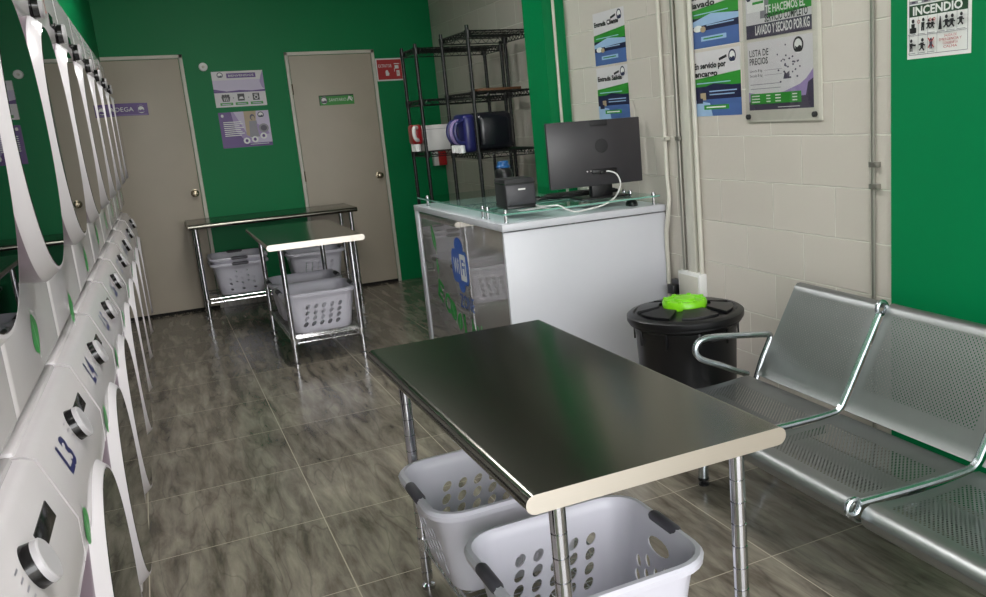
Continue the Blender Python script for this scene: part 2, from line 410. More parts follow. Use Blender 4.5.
def conduit(name, pts, r, m, label, clips=()):
    t = thing(name, label, 'pipe', pts[0])
    o = Vector(pts[0]); b = MB(); b.tube([Vector(p) - o for p in pts], r, m, 10); b.build('pipe', t)
    for c in clips:
        k = MB(); c = Vector(c) - o
        k.box(c.x - r * 1.3, c.x + .012, c.y - r - .022, c.y + r + .004, c.z - .01, c.z + .01, m, .002)
        k.lathe([(.005, 0), (.005, .004)], 'conduit', 8, Matrix.Translation((c.x, c.y - r - .013, c.z)) @ Matrix.Rotation(-pi / 2, 4, 'Y') @ Matrix.Translation((0, 0, r * 1.2)))
        k.build('clip', t)
    return t
conduit('conduit', [(2.35, 2.452, 0.0), (2.35, 2.452, 2.98)], .008, 'conduit', 'grey vertical conduit on the white block wall behind the far bench seat', [(2.348, 2.452, 1.18), (2.348, 2.452, 1.10), (2.348, 2.452, 2.1)])
conduit('conduit', [(2.345, 3.775, 0.62), (2.345, 3.775, 2.98)], .011, 'conduit', 'middle grey conduit rising from the white junction box behind the trash bin', [(2.345, 3.775, 1.28)])
conduit('conduit', [(2.345, 3.62, 0.62), (2.345, 3.62, 2.98)], .012, 'conduit_white', 'white painted conduit nearest the posters, rising from the white junction box')
conduit('conduit', [(2.345, 3.905, 2.98), (2.345, 3.905, 1.08), (2.343, 3.895, 1.02), (2.335, 3.88, .97), (2.33, 3.895, .88), (2.334, 3.925, .80), (2.334, 3.925, .45)], .011, 'conduit_white', 'white conduit that bends down beside the right end of the counter', [(2.345, 3.905, 1.28)])
conduit('conduit', [(2.285, 5.008, 0.0), (2.285, 5.008, 2.98)], .009, 'conduit_white', 'thin white pipe running down the green pillar')
t = thing('junction_box', 'white junction box low on the block wall behind the trash bin', 'box', (2.36, 3.69, .47))
b = MB(); b.box(-.045, 0, -.09, .11, 0, .15, 'white_plastic', .005); b.build('housing', t)
b = MB(); b.box(-.049, -.044, -.075, .095, .015, .135, 'conduit_white', .002); b.build('cover', t)
t = thing('power_strip', 'black plug block on the wall between the counter and the junction box', 'socket', (2.36, 3.845, .40))
b = MB(); b.box(-.03, 0, -.05, .05, 0, .16, 'dark_grey', .004); b.build('plate', t)
b = MB(); b.box(-.075, -.03, -.03, .03, .02, .07, 'black', .006); b.build('plug', t)
b = MB(); b.box(-.07, -.03, -.03, .03, .09, .14, 'black', .006); b.build('plug', t)

# ------------------------------------------------------------------ doors on the back wall
def make_door(n, x0, x1, top, knob_x, knob_z):
    b = MB(); w = .028; yf = YB - .02
    b.box(x0, x0 + w, yf, YB + .0, 0, top, 'white_trim', .003); b.box(x1 - w, x1, yf, YB, 0, top, 'white_trim', .003)
    b.box(x0, x1, yf, YB, top - w, top, 'white_trim', .003)
    fr = struct(b.build('door_%d' % n))
    b = MB(); b.box(x0 + w + .004, x1 - w - .004, YB - .012, YB, .025, top - w - .004, 'door', .002); leaf = b.build('door_leaf', fr)
    b = MB(); b.box(x0 + w, x1 - w, YB - .004, YB, 0, .025, 'gap'); b.build('threshold_gap', fr)
    b = MB(); X = Matrix.Translation((knob_x, YB - .012, knob_z)) @ Matrix.Rotation(pi / 2, 4, 'X')
    b.lathe([(.032, 0), (.032, .006), (.012, .012), (.012, .03), (.026, .042), (.028, .055), (.02, .066), (.006, .069)], 'brass', 20, X)
    b.build('door_knob', leaf)
    b = MB()
    for z in (.3, 1.05, 1.8):
        b.lathe([(.006, -.045), (.006, .045)], 'brass', 8, Matrix.Translation((x0 + w + .002, YB - .018, z)))
    b.build('hinges', leaf)
make_door(1, -0.36, 0.402, 2.122, 0.328, 0.999)
make_door(2, 1.198, 1.966, 2.112, 1.88, 1.001)
b = MB(); b.box(0.402, 1.198, YB - .008, YB, 0, .07, 'tile'); struct(b.build('baseboard_back'))

# ------------------------------------------------------------------ signs and posters
def logo(p, u, v, r, m='p_navy', bg='p_white'):
    p.ell(u, v, r, r * 1.05, bg); p.ring(u, v, r * .72, r, m, -1.0, pi + 1.0)
    p.poly([(u - r * .62, v - r * .05), (u - r * .2, v - r * .3), (u + r * .2, v - r * .05), (u + r * .62, v - r * .2), (u + r * .45, v - r * .85), (u - r * .45, v - r * .85)], m)
def bars(p, u0, u1, v, h, m, n, gap, ragged=.25):
    for i in range(n): p.rect(u0, v - i * gap, u1 - random.random() * ragged * (u1 - u0), v - i * gap + h, m)

# poster with three steps, on the green wall
p = Flat(); w, h = .405, .292
p.rect(0, 0, w, h, 'paper'); p.rect(0, .125, w, .22, 'p_pale')
p.poly([(0, .118), (w, .118), (w, .135), (.30, .128), (.2, .136), (.1, .128), (0, .15)], 'p_purple')
p.poly([(w, .135), (w, .292), (w - .02, .25), (w - .035, .2), (w - .02, .15)], 'p_lilac')
logo(p, .065, .262, .024); p.rect(.115, .236, .345, .275, 'p_purple'); p.text('BIENVENIDOS', .13, .247, .017, 'p_white', .2)
for i, u in enumerate((.085, .205, .325)):
    p.rect(u - .05, .014, u + .05, .036, 'p_green'); p.rect(u - .035, .021, u + .035, .027, 'p_pale')
    if i == 0:
        p.poly([(u - .035, .085), (u + .035, .085), (u + .026, .045), (u - .026, .045)], 'p_black')
        for k in (-1, 0, 1): p.ell(u + k * .02, .093, .011, .011, 'p_black')
        for k in (-1, 0, 1): p.rect(u + k * .014 - .003, .05, u + k * .014 + .003, .078, 'paper')
    else:
        p.rect(u - .027, .048, u + .027, .106, 'p_black')
        if i == 1: p.poly([(u - .018, .062), (u + .02, .062), (u + .012, .082), (u - .01, .08)], 'paper')
        else: p.ring(u, .072, .01, .017, 'paper'); p.rect(u - .016, .092, u + .016, .098, 'paper')
    if i < 2: p.poly([(u + .055, .066), (u + .068, .073), (u + .055, .08)], 'p_grey')
tag(p.build('poster', loc=(.60, YB - .001, 1.684)), 'white and purple poster with three black step icons, upper of two on the green wall', 'poster')
p = Flat(); w, h = .40, .297
p.rect(0, 0, w, h, 'p_lilac'); p.poly([(0, 0), (.22, 0), (.12, .14), (.1, .297), (0, .297)], 'p_purple')
p.poly([(.12, .297), (w, .297), (w, .0), (.28, 0), (.2, .12)], 'p_pale'); p.poly([(.2, .297), (.3, .297), (.27, .06), (.2, .1)], 'p_skin')
p.rect(0, 0, w, .03, 'p_purple'); p.ell(.265, .245, .02, .026, 'p_dgrey'); p.ell(.268, .238, .013, .018, 'p_skin')
p.poly([(.235, .215), (.295, .215), (.305, .08), (.225, .08)], 'p_grey'); p.poly([(.29, .19), (.37, .15), (.385, .1), (.3, .09)], 'p_lilac')
p.ell(.345, .15, .04, .038, 'p_grey'); p.ell(.345, .15, .026, .024, 'p_dgrey')
logo(p, .335, .262, .026)
for u, v in ((.195, .052), (.262, .06), (.335, .085)): p.ell(u, v, .027, .026, 'p_white'); p.ell(u, v, .012, .014, 'p_purple')
p.ell(.03, .268, .011, .013, 'p_white'); bars(p, .03, .19, .21, .007, 'p_white', 8, .016, .35); p.rect(.22, .018, .37, .022, 'p_white')
tag(p.build('poster', loc=(.604, YB - .001, 1.345)), 'purple poster of a woman beside a washer, lower of two on the green wall', 'poster')
# wall sensor
t = thing('wall_sensor', 'small round white sensor on the green wall beside the upper poster', 'sensor', (.548, YB, 2.018))
b = MB(); b.lathe([(.034, 0), (.034, .02), (.028, .026)], 'white_plastic', 20, Matrix.Rotation(pi / 2, 4, 'X')); b.build('body', t)
b = MB(); b.lathe([(.012, .026), (.010, .034), (.003, .037)], 'conduit_white', 14, Matrix.Rotation(pi / 2, 4, 'X')); b.build('lens', t)
# purple door sign and green door sign
p = Flat(); p.rect(0, 0, .38, .098, 'p_purple'); p.rect(.006, .006, .374, .009, 'p_lilac')
logo(p, .33, .05, .03, 'p_purple'); p.text('BODEGA', .075, .034, .034, 'p_white', .2); p.ell(.04, .05, .02, .02, 'p_lilac')
tag(p.build('door_sign', loc=(-.293, YB - .0135, 1.667), rot=(0, radians(1.2), 0)), 'purple name plate reading BODEGA on the left beige door', 'sign')
p = Flat(); p.rect(0, 0, .302, .087, 'p_green'); p.rect(0, .076, .302, .087, 'p_dgreen'); p.rect(0, 0, .008, .087, 'p_dgreen')
logo(p, .042, .044, .03, 'p_dgrey'); p.text('SANITARIO', .085, .032, .026, 'p_white', .15); p.line(.245, .03, .262, .07, .008, 'p_white'); p.line(.262, .07, .285, .028, .008, 'p_white'); p.ring(.276, .05, .01, .015, 'p_white')
tag(p.build('door_sign', loc=(1.437, YB - .0135, 1.65)), 'green name plate with a white logo on the right beige door', 'sign')
# red extinguisher sign
p = Flat(); w, h = .245, .198
p.rect(0, 0, w, h, 'p_white'); p.rect(.012, .012, w - .012, h - .012, 'p_red'); p.text('EXTINTOR', .024, .118, .028, 'p_white', .12)
p.ell(.095, .075, .014, .02, 'p_white'); p.rect(.082, .045, .112, .066, 'p_white'); p.poly([(.1, .09), (.118, .06), (.105, .055)], 'p_white')
p.rect(.165, .145, .215, .152, 'p_white'); p.rect(.17, .105, .205, .135, 'p_white'); p.rect(.182, .04, .21, .09, 'p_white'); p.line(.165, .08, .165, .11, .005, 'p_white'); p.rect(.187, .055, .2, .06, 'p_red'); p.rect(.187, .07, .2, .075, 'p_red')
tag(p.build('safety_sign', loc=(1.972, YB - .001, 1.834)), 'red fire extinguisher sign with a white border beside the right beige door', 'sign')

# pairs of posters on the block wall
def service_poster(y, z, w, h, lines, label, kind):
    p = Flat(); p.rect(0, 0, w, h, 'paper')
    p.rect(0, 0, w, .28 * h, 'p_blue'); p.rect(0, .26 * h, w, .46 * h, 'p_navy')
    p.poly([(0, .46 * h), (w, .46 * h), (w, .66 * h), (0, .58 * h)], 'p_green')
    p.poly([(0, .40 * h), (w * .45, .50 * h), (w, .44 * h), (w, .36 * h), (0, .33 * h)], 'p_lblue' if kind else 'p_navy')
    p.poly([(0, 0), (w * .4, 0), (w * .35, .2 * h), (0, .26 * h)], 'p_lblue' if not kind else 'p_blue')
    p.rect(.22 * w, .1 * h, .75 * w, .17 * h, 'p_green' if not kind else 'p_lblue'); p.rect(.27 * w, .125 * h, .68 * w, .145 * h, 'p_white' if not kind else 'p_green')
    if kind: p.ell(.16 * w, .3 * h, .1 * w, .05 * h, 'p_white'); p.ell(.27 * w, .28 * h, .06 * w, .045 * h, 'p_skin')
    else:
        p.rect(.15 * w, .25 * h, .27 * w, .36 * h, 'p_skin'); p.rect(.06 * w, .2 * h, .2 * w, .28 * h, 'p_navy')
    bars(p, .35 * w, .92 * w, .37 * h, .018 * h, 'p_lblue', 2, .05 * h, .2)
    p.rect(.08 * w, .505 * h, .8 * w, .52 * h, 'p_lblue')
    logo(p, .85 * w, .88 * h, .075 * w, 'p_navy')
    p.line(.58 * w, .85 * h, .74 * w, .89 * h, .012, 'p_black')
    for i, s in enumerate(lines): p.text(s, .04 * w, (.74 - .125 * i) * h, .088 * h, 'p_black', (.68 if i == 0 and len(lines) > 1 else .5 if i else .78) * w, bold=.035)
    tag(p.build('poster', loc=(XR - .001, y, z), rot=RIGHT_WALL), label, 'poster', None)
service_poster(3.638, 1.380, .380, .292, ['En servicio por', 'encargo'], 'blue and green poster reading En servicio por encargo, left of the price list', 0)
service_poster(3.638, 1.688, .380, .292, ['Lo mejor en', 'lavado'], 'blue and green poster cut by the photo top, above the En servicio poster', 1)
service_poster(4.644, 1.686, .368, .283, ['Entrada Cliente'], 'upper blue and green poster on the block wall above the monitor', 1)
service_poster(4.644, 1.390, .368, .283, ['Entrada Salida'], 'lower blue and green poster half hidden behind the top edge of the monitor', 0)

# price list in its clear holder
t = thing('price_list', 'framed price list headed LISTA DE PRECIOS on the white block wall', 'sign', (XR, 3.212, 1.345), -pi / 2)
b = MB(); b.box(0, .487, -.010, -.001, 0, .66, 'conduit_white', .002); b.build('backing_board', t)
p = Flat(.00005); x0, x1, z0, z1 = .022, .442, .05, .332
p.rect(x0, z0, x1, z1, 'paper')
p.poly([(x0, z0), (x1, z0), (x1, .2), (.40, .165), (.36, .145), (.26, .12), (.12, .11), (x0, .125)], 'p_lilac'); p.poly([(x0, z0), (x1, z0), (x1, .165), (.41, .15), (.395, .1), (x0, .085)], 'p_dgrey')
logo(p, .355, .295, .032, 'p_black'); p.text('LISTA DE', .035, .272, .027, 'p_black', .13, bold=.012); p.text('PRECIOS', .035, .238, .027, 'p_black', .125, bold=.012)
for i, s in enumerate(('Lavado 8 kg', 'Secado 8 kg')): p.text(s, .035, .208 - i * .02, .011, 'p_black', .085); p.rect(.135, .211 - i * .02, .25, .2125 - i * .02, 'p_grey')
for i in range(2): p.rect(.035, .155 - i * .018, .24, .1575 - i * .018, 'p_grey')
for k in range(26): 
    u, v = .30 + random.gauss(0, .035), .215 + random.gauss(0, .032); p.ell(u, v, .004 + .003 * random.random(), .004, 'p_dgrey', 8)
p.poly([(.26, .17), (.3, .17), (.3, .2), (.28, .19), (.27, .2)], 'p_dgrey')
p.rect(.036, .075, .37, .118, 'p_green')
for r in range(3):
    for u0, u1 in ((.045, .1), (.145, .172), (.205, .24), (.315, .345)): p.rect(u0, .082 + r * .012, u1, .0865 + r * .012, 'p_white')
p.rect(.22, .058, .36, .0605, 'p_white')
# upper half of the sheet
p.rect(x0, .345, x1, .625, 'paper'); p.rect(x0, .345, x1, .40, 'p_dgrey'); p.poly([(.17, .42), (x1, .43), (x1, .625), (.13, .625)], 'p_green'); p.poly([(.13, .625), (.2, .625), (.17, .42), (.12, .42)], 'p_grey')
p.poly([(.1, .56), (.14, .625), (.2, .6), (.15, .54)], 'p_black'); p.rect(.03, .45, .15, .54, 'p_white'); logo(p, .045, .51, .016); p.rect(.065, .505, .14, .512, 'p_green'); p.rect(.07, .48, .145, .49, 'p_green')
p.text('TE HACEMOS EL', .155, .438, .03, 'p_white', .25, bold=.02); p.text('SERVICIO COMPLETO', .15, .404, .03, 'p_black', .27, bold=.02); p.text('LAVADO Y SECADO POR KG', .085, .358, .036, 'p_white', .345, bold=.025)
p.build('printed_sheet', t, loc=(0, -.0102, 0))
b = MB(); b.box(.008, .479, -.0195, -.0172, .008, .652, 'acrylic'); b.build('acrylic_cover', t)
for u, v in ((.02, .024), (.452, .024), (.02, .64), (.452, .64)):
    b = MB(); b.lathe([(.011, 0), (.011, .013), (.007, .016)], 'black_soft' if v < .1 else 'chrome', 14, Matrix.Translation((u, -.010, v)) @ Matrix.Rotation(pi / 2, 4, 'X')); b.build('stand_off_screw', t)

# emergency sign on the green column
p = Flat(); w, h = .265, .40
p.rect(0, 0, w, h, 'p_white'); p.rect(.008, .012, w - .014, h - .01, 'p_dgrey'); p.rect(.0095, .0135, w - .0155, h - .0115, 'p_white')
p.rect(.0095, .135, w - .0155, .172, 'p_dgreen'); p.text('INCENDIO', .025, .1405, .0262, 'p_white', .205, bold=.03)
for i in range(6): p.text('EN CASO DE'[i * 2:i * 2 + 2], .02 + i * .038, .20, .03, 'p_black')
p.rect(.0095, .176, w - .0155, .186, 'p_grey')
for i in range(8): p.rect(.02 + i * .027, .178, .036 + i * .027, .184, 'p_white' if i % 2 else 'p_dgrey')
ch, cv = .0385, .0585
for i in range(1, 6): p.rect(.0095 + i * .04, .074, .0105 + i * .04, .135, 'p_dgrey')
p.rect(.0095, .074, w - .0155, .0752, 'p_dgrey')
for i in range(1, 4): p.rect(.0095 + i * .04, .0135, .0105 + i * .04, .074, 'p_dgrey')
def person(u, v, s, lean=0, run=False, m='p_black'):
    p.ell(u + lean * .6, v + s * .82, s * .13, s * .14, m)
    p.poly([(u - s * .17 + lean * .3, v + s * .64), (u + s * .17 + lean * .3, v + s * .64), (u + s * .13, v + s * .25), (u - s * .13, v + s * .25)], m)
    if run:
        p.line(u, v + s * .3, u + s * .22, v + s * .05, s * .13, m); p.line(u, v + s * .3, u - s * .25, v + s * .08, s * .12, m); p.line(u, v + s * .55, u + s * .32, v + s * .42, s * .1, m); p.line(u, v + s * .55, u - s * .3, v + s * .5, s * .1, m)
    else: p.rect(u - s * .15, v, u - s * .02, v + s * .3, m); p.rect(u + s * .03, v, u + s * .15, v + s * .3, m)
person(.028, .082, .048); p.rect(.014, .083, .042, .1, 'p_black')
person(.070, .088, .042, .004); p.ring(.053, .118, .004, .006, 'p_red')
for u in (.095, .112): person(u, .09, .034, .002, True); p.ring(u + .008, .12, .003, .005, 'p_red')
p.poly([(.137, .084), (.152, .084), (.147, .125), (.143, .125)], 'p_black'); person(.17, .085, .044, 0, True); person(.192, .085, .044, .004, True); person(.228, .088, .042, .004, True)
person(.024, .024, .042); p.line(.03, .045, .045, .043, .006, 'p_black'); person(.071, .022, .044, .004, True)
p.line(.098, .03, .122, .062, .004, 'p_red'); p.line(.098, .062, .122, .03, .004, 'p_red'); person(.11, .027, .036, 0, False, 'p_dgrey')
for i, (s, wd) in enumerate((('SALIDA DE', .05), ('EMERGENCIA Y', .09), ('CONSERVE LA', .06), ('CALMA', .055))): p.text(s, .19, .059 - i * .0115, .008, 'p_red', wd, 'CENTER')
for i in range(3): p.rect(.014 + i * .041, .0165, .044 + i * .041, .0185, 'p_grey')
for i in range(6): p.rect(.013 + i * .041, .077, .045 + i * .041, .079, 'p_grey')
tag(p.build('safety_sign', loc=(2.346, 2.284, 1.537), rot=RIGHT_WALL), 'white emergency instruction sign headed INCENDIO on the green column', 'sign')

# ------------------------------------------------------------------ stacked machines
MW = .3325
def door_rim(zc):
    X = Matrix.Translation((0, 0, zc)) @ Matrix.Rotation(pi / 2, 4, 'Y')
    b = MB()
    b.lathe([(.280, -.002, 'rim_silver'), (.285, .036, 'rim_silver'), (.2845, .040, 'rim_white'), (.280, .047, 'rim_white'), (.266, .063, 'rim_white'), (.263, .0655, 'rim_white'), (.258, .0655, 'rim_white'), (.256, .050)], 'rim_white', 72, X, cap0=False, cap1=False)
    return b
def door_glass(zc):
    X = Matrix.Translation((0, 0, zc)) @ Matrix.Rotation(pi / 2, 4, 'Y')
    b = MB(); b.lathe([(.2575, .020), (.2575, .0655), (.2565, .0665)], 'dark_glass', 64, X); return b
def knob_mesh(X, r=.034):
    b = MB(); b.lathe([(r * 1.12, -.004, 'black_gloss'), (r * 1.12, .004, 'black_gloss'), (r, .006, 'black_gloss'), (r * .94, .020, 'black_gloss'), (r * .96, .0205, 'knob_cap'), (r * .94, .028, 'knob_cap'), (r * .86, .030)], 'knob_cap', 28, X); return b
def leaf_decal(u, v, h):
    p = Flat(); p.leaf(u, v, h, 'leaf', rot=0.25, fat=1.0); p.line(u - h * .16, v + h * .62, u - h * .1, v + h * .42, h * .03, 'leaf'); return p
prof_w = [(0, .735), (.034, .745), (.047, .757), (.049, .775), (.050, .837), (.008, .952), (-.01, .960), (-.06, .962), (-.2, .962), (-.2, .735)]
def panel_x(z): return .049 - .041 * (z - .837) / .115
TILT = math.atan2(.041, .115)
def panel_frame(y, z, off=0.0):                 # on the sloping washer panel: local z = outwards
    return Matrix.Translation((panel_x(z), y, z)) @ Matrix.Rotation(pi / 2 - TILT, 4, 'Y') @ Matrix.Translation((0, 0, off))
def make_washer():
    t = thing('washing_machine', '', 'washing machine', group='front-loading washers along the left wall')
    b = MB(); b.box(-.70, 0, -MW, MW, .022, .81, 'enamel', .012, 3); b.box(-.70, -.02, -MW + .004, MW - .004, .80, .97, 'enamel', .008)
    for sx in (-.65, -.05):
        for sy in (-.28, .28): b.lathe([(.022, 0), (.022, .024)], 'black', 12, Matrix.Translation((sx, sy, 0)))
    b.build('cabinet', t)
    d = door_rim(.535).build('door', t); door_glass(.535).build('door_glass', d)
    b = MB(); b.box(.036, .052, -.03, .03, .262, .272, 'black', .003); b.build('door_catch', d)
    b = MB(); b.extrude(prof_w, -MW, MW, 'enamel', 'y'); pnl = b.build('control_panel', t, sharp=50)
    knob_mesh(panel_frame(.025, .898, -.006)).build('knob', pnl)
    b = MB(); b.box(-.016, .016, .105, .245, -.002, .002, 'black_gloss', .0015, X=Matrix.Translation((panel_x(.897), 0, .897)) @ Matrix.Rotation(pi / 2 - TILT, 4, 'Y')); b.build('display', pnl)
    p = Flat(); 
    for k in range(5):
        p.rect(-.045, -.03 + k * .014, -.025, -.0265 + k * .014, 'p_grey')
    p.build('panel_print', pnl, loc=(panel_x(.895) + .0006, 0, .895), rot=(-TILT, 0, pi / 2))
    o = leaf_decal(-.262, .792, .075).build('leaf_decal', t, loc=(.0508, 0, 0), rot=MACHINE)
    return t
def make_dryer():
    t = thing('tumble_dryer', '', 'dryer', group='tumble dryers stacked on the washers')
    b = MB(); b.box(-.70, 0, -MW, MW, .04, 1.03, 'enamel', .016, 4); b.build('cabinet', t)
    b = MB(); b.box(-.68, -.035, -MW + .004, MW - .004, -.005, .044, 'recess_shade', .003); b.build('recess_shade_bracket', t)  # grey stands in for the shade in the recess between dryer and washer
    d = door_rim(.508).build('door', t); door_glass(.508).build('door_glass', d)
    prof = [(0, .798), (.018, .804), (.026, .814), (.030, .90), (.026, 1.0), (.012, 1.02), (-.02, 1.028), (-.12, 1.03), (-.12, .80)]
    b = MB(); b.extrude(prof, -MW, MW, 'enamel', 'y'); pnl = b.build('control_panel', t, sharp=50)
    knob_mesh(Matrix.Translation((.028, .2, .842)) @ Matrix.Rotation(pi / 2, 4, 'Y'), .032).build('knob', pnl)
    b = MB(); b.box(.026, .0305, .02, .14, .85, .89, 'black_gloss', .001); b.build('display', pnl)
    o = leaf_decal(0.0, .125, .085).build('leaf_decal', t, loc=(.0006, 0, 0), rot=MACHINE)
    return t
def yk(k): return 1.315 + .672 * k + .004 * k * k
order = ['nearest the camera', 'second from the camera', 'third from the camera', 'fourth from the camera', 'fifth from the camera',
         'sixth from the camera', 'seventh from the camera', 'second from the back wall', 'closest to the back wall']
washer = make_washer(); dryer = make_dryer()
rzm = -math.atan(SL)
wl = [washer] + [copy_tree(washer) for _ in range(8)]
dl = [dryer] + [copy_tree(dryer) for _ in range(8)]
for k in range(9):
    y = yk(k)
    for o, z in ((wl[k], 0.0), (dl[k], .975)):
        o.location = (frontx(y), y, z); o.rotation_euler = (0, 0, rzm)
    wl[k]['label'] = 'white front-loading washer numbered L%d, %s in the lower row' % (k + 2, order[k])
    dl[k]['label'] = 'white tumble dryer stacked above washer L%d, %s in the upper row' % (k + 2, order[k])
    pnl = [c for c in wl[k].children if c.name.startswith('control_panel')][0]
    p = Flat(); p.text('L%d' % (k + 2), -.20, -.026, .055, 'navy', .095, bold=.03)
    p.build('number_label', pnl, loc=(panel_x(.895) + .001, 0, .895), rot=(-TILT, 0, pi / 2))
    lf = [c for c in dl[k].children if c.name.startswith('leaf_decal')][0]; lf.location.z += {2: -.065, 3: -.02}.get(k, 0)
    pnl = [c for c in dl[k].children if c.name.startswith('control_panel')][0]
    p = Flat(); p.text('S%d' % (k + 2), -.10, .875, .042, 'red', .05, bold=.01); p.build('number_label', pnl, loc=(.0312, 0, 0), rot=MACHINE)

# ------------------------------------------------------------------ work tables and wire shelves
def leg_mesh(h, r, m, foot=True, groove=.0508):
    prof = []
    if foot: prof += [(.008, 0), (r * 1.25, 0), (r * 1.25, .012), (.008, .018), (.008, .03), (r, .032)]
    else: prof += [(r, 0)]
    z = .06
    while z < h - .03:
        prof += [(r, z - .002), (r * .86, z - .001), (r * .86, z + .001), (r, z + .002)]; z += groove
    prof += [(r, h)]
    b = MB(); b.lathe(prof, m, 16); return b
def shelf_mesh(x0, x1, y0, y1, z, m, r=.0028, step=.027, drop=.03, along='x'):
    b = MB()
    cr = .02
    for zz in (z, z - drop):
        b.tube([(x0 + cr, y0, zz), (x1 - cr, y0, zz), (x1, y0 + cr, zz), (x1, y1 - cr, zz), (x1 - cr, y1, zz), (x0 + cr, y1, zz), (x0, y1 - cr, zz), (x0, y0 + cr, zz)], r * 1.35, m, 6, True)
    def zig(a, bb, n):
        pts = []
        for i in range(n * 2 + 1):
            f = i / (n * 2); pts.append((a[0] + (bb[0] - a[0]) * f, a[1] + (bb[1] - a[1]) * f, z if i % 2 else z - drop))
        b.tube(pts, r, m, 5)
    nx, ny = max(3, int((x1 - x0) / .06)), max(3, int((y1 - y0) / .06))
    zig((x0 + cr, y0), (x1 - cr, y0), nx); zig((x0 + cr, y1), (x1 - cr, y1), nx)
    zig((x0, y0 + cr), (x0, y1 - cr), ny); zig((x1, y0 + cr), (x1, y1 - cr), ny)
    if along == 'x':
        n = int((y1 - y0) / step)
        for i in range(1, n): y = y0 + (y1 - y0) * i / n; b.tube([(x0, y, z + r), (x1, y, z + r)], r * .8, m, 4)
        for f in (.25, .5, .75): x = x0 + (x1 - x0) * f; b.tube([(x, y0, z - r), (x, y1, z - r)], r * 1.2, m, 5)
    else:
        n = int((x1 - x0) / step)
        for i in range(1, n): x = x0 + (x1 - x0) * i / n; b.tube([(x, y0, z + r), (x, y1, z + r)], r * .8, m, 4)
        for f in (.25, .5, .75): y = y0 + (y1 - y0) * f; b.tube([(x0, y, z - r), (x1, y, z - r)], r * 1.2, m, 5)
    for sx in (x0, x1):
        for sy in (y0, y1): b.lathe([(.021, z - drop - .006), (.023, z + .004)], m, 12, Matrix.Translation((sx + (cr * .2 if sx == x0 else -cr * .2), sy + (cr * .2 if sy == y0 else -cr * .2), 0)))
    return b
def work_table(label, x0, x1, y0, y1, top, long_axis, shelf_z, inset=.045, inl=.05):
    cx, cy = (x0 + x1) / 2, (y0 + y1) / 2
    t = thing('work_table', label, 'table', (cx, cy, 0))
    hx, hy = (x1 - x0) / 2, (y1 - y0) / 2; th = .038; r = th / 2
    b = MB()
    hw = hx if long_axis == 'y' else hy; hl = hy if long_axis == 'y' else hx
    pts = [(-hw + r + r * cos(a), top - r + r * sin(a)) for a in [pi / 2 + pi * k / 10 for k in range(11)]] + [(hw - r + r * cos(a), top - r + r * sin(a)) for a in [-pi / 2 + pi * k / 10 for k in range(11)]]
    b.extrude(pts, -hl, hl, 'steel', 'y' if long_axis == 'y' else 'x', capm='steel_edge')
    b.build('table_top', t)
    lx, ly = (hx - inset, hy - inl) if long_axis == 'y' else (hx - inl, hy - inset)
    for sx in (-1, 1):
        for sy in (-1, 1):
            o = leg_mesh(top - th, .0165, 'chrome').build('leg', t, loc=(sx * lx, sy * ly, 0))
    b = shelf_mesh(-lx, lx, -ly, ly, shelf_z, 'chrome_wire', along='x' if long_axis == 'y' else 'y'); b.build('wire_shelf', t)
    return t
SHZ = .172
work_table('stainless steel work table in the foreground with two laundry baskets under it', .499, 1.078, 1.378, 2.640, .785, 'y', SHZ, inset=.083, inl=.062)
work_table('small stainless work table in the middle of the room, end-on before the green wall', .562, 1.152, 5.66, 6.90, .785, 'y', SHZ, inset=.083, inl=.062)
work_table('long stainless work table standing along the back wall between the two beige doors', .213, 1.525, 7.645, 8.235, .785, 'x', SHZ, inset=.06)

# ------------------------------------------------------------------ laundry baskets
def rrect(w, d, r, n=6):
    out = []
    for cx, cy, a0 in ((w / 2 - r, d / 2 - r, 0), (-w / 2 + r, d / 2 - r, pi / 2), (-w / 2 + r, -d / 2 + r, pi), (w / 2 - r, -d / 2 + r, 3 * pi / 2)):
        for k in range(n + 1): a = a0 + pi / 2 * k / n; out.append((cx + r * cos(a), cy + r * sin(a)))
    return out
BW, BD, BH = .485, .452, .265
def basket_body():
    b = MB(); k = b.mi('basket'); rings = []
    def ring(w, d, r, z): rings.append([b.bm.verts.new((x, y, z)) for x, y in rrect(w, d, r)])
    bw, bd = .36, .335; th = .0035; tw, td = BW - .05, BD - .05
    for f in (0, .04, .35, .7, 1):                                       # outer wall
        e = .012 if f == 0 else 0
        ring(bw + (tw - bw) * f - e, bd + (td - bd) * f - e, .06 + .015 * f, f * (BH - .03) if f else 0)
    ring(tw + .006, td + .006, .078, BH - .022); ring(BW - .004, BD - .004, .095, BH - .024)   # under the lip
    ring(BW, BD, .097, BH - .010); ring(BW - .012, BD - .012, .093, BH - .001); ring(BW - .034, BD - .034, .085, BH)
    ring(tw - .002, td - .002, .074, BH - .010)
    for f in (1, .7, .35, .04):                                          # inner wall
        ring(bw + (tw - bw) * f - th * 2, bd + (td - bd) * f - th * 2, .057 + .015 * f, max(f * (BH - .03), .006))
    n = len(rings[0])
    for i in range(len(rings) - 1):
        for j in range(n): b.bm.faces.new([rings[i][j], rings[i][(j + 1) % n], rings[i + 1][(j + 1) % n], rings[i + 1][j]])
    b.bm.faces.new(rings[0][::-1]); b.bm.faces.new(rings[-1])
    for f in b.bm.faces: f.smooth = True; f.material_index = k
    return b.build('basket_wall', sharp=40)
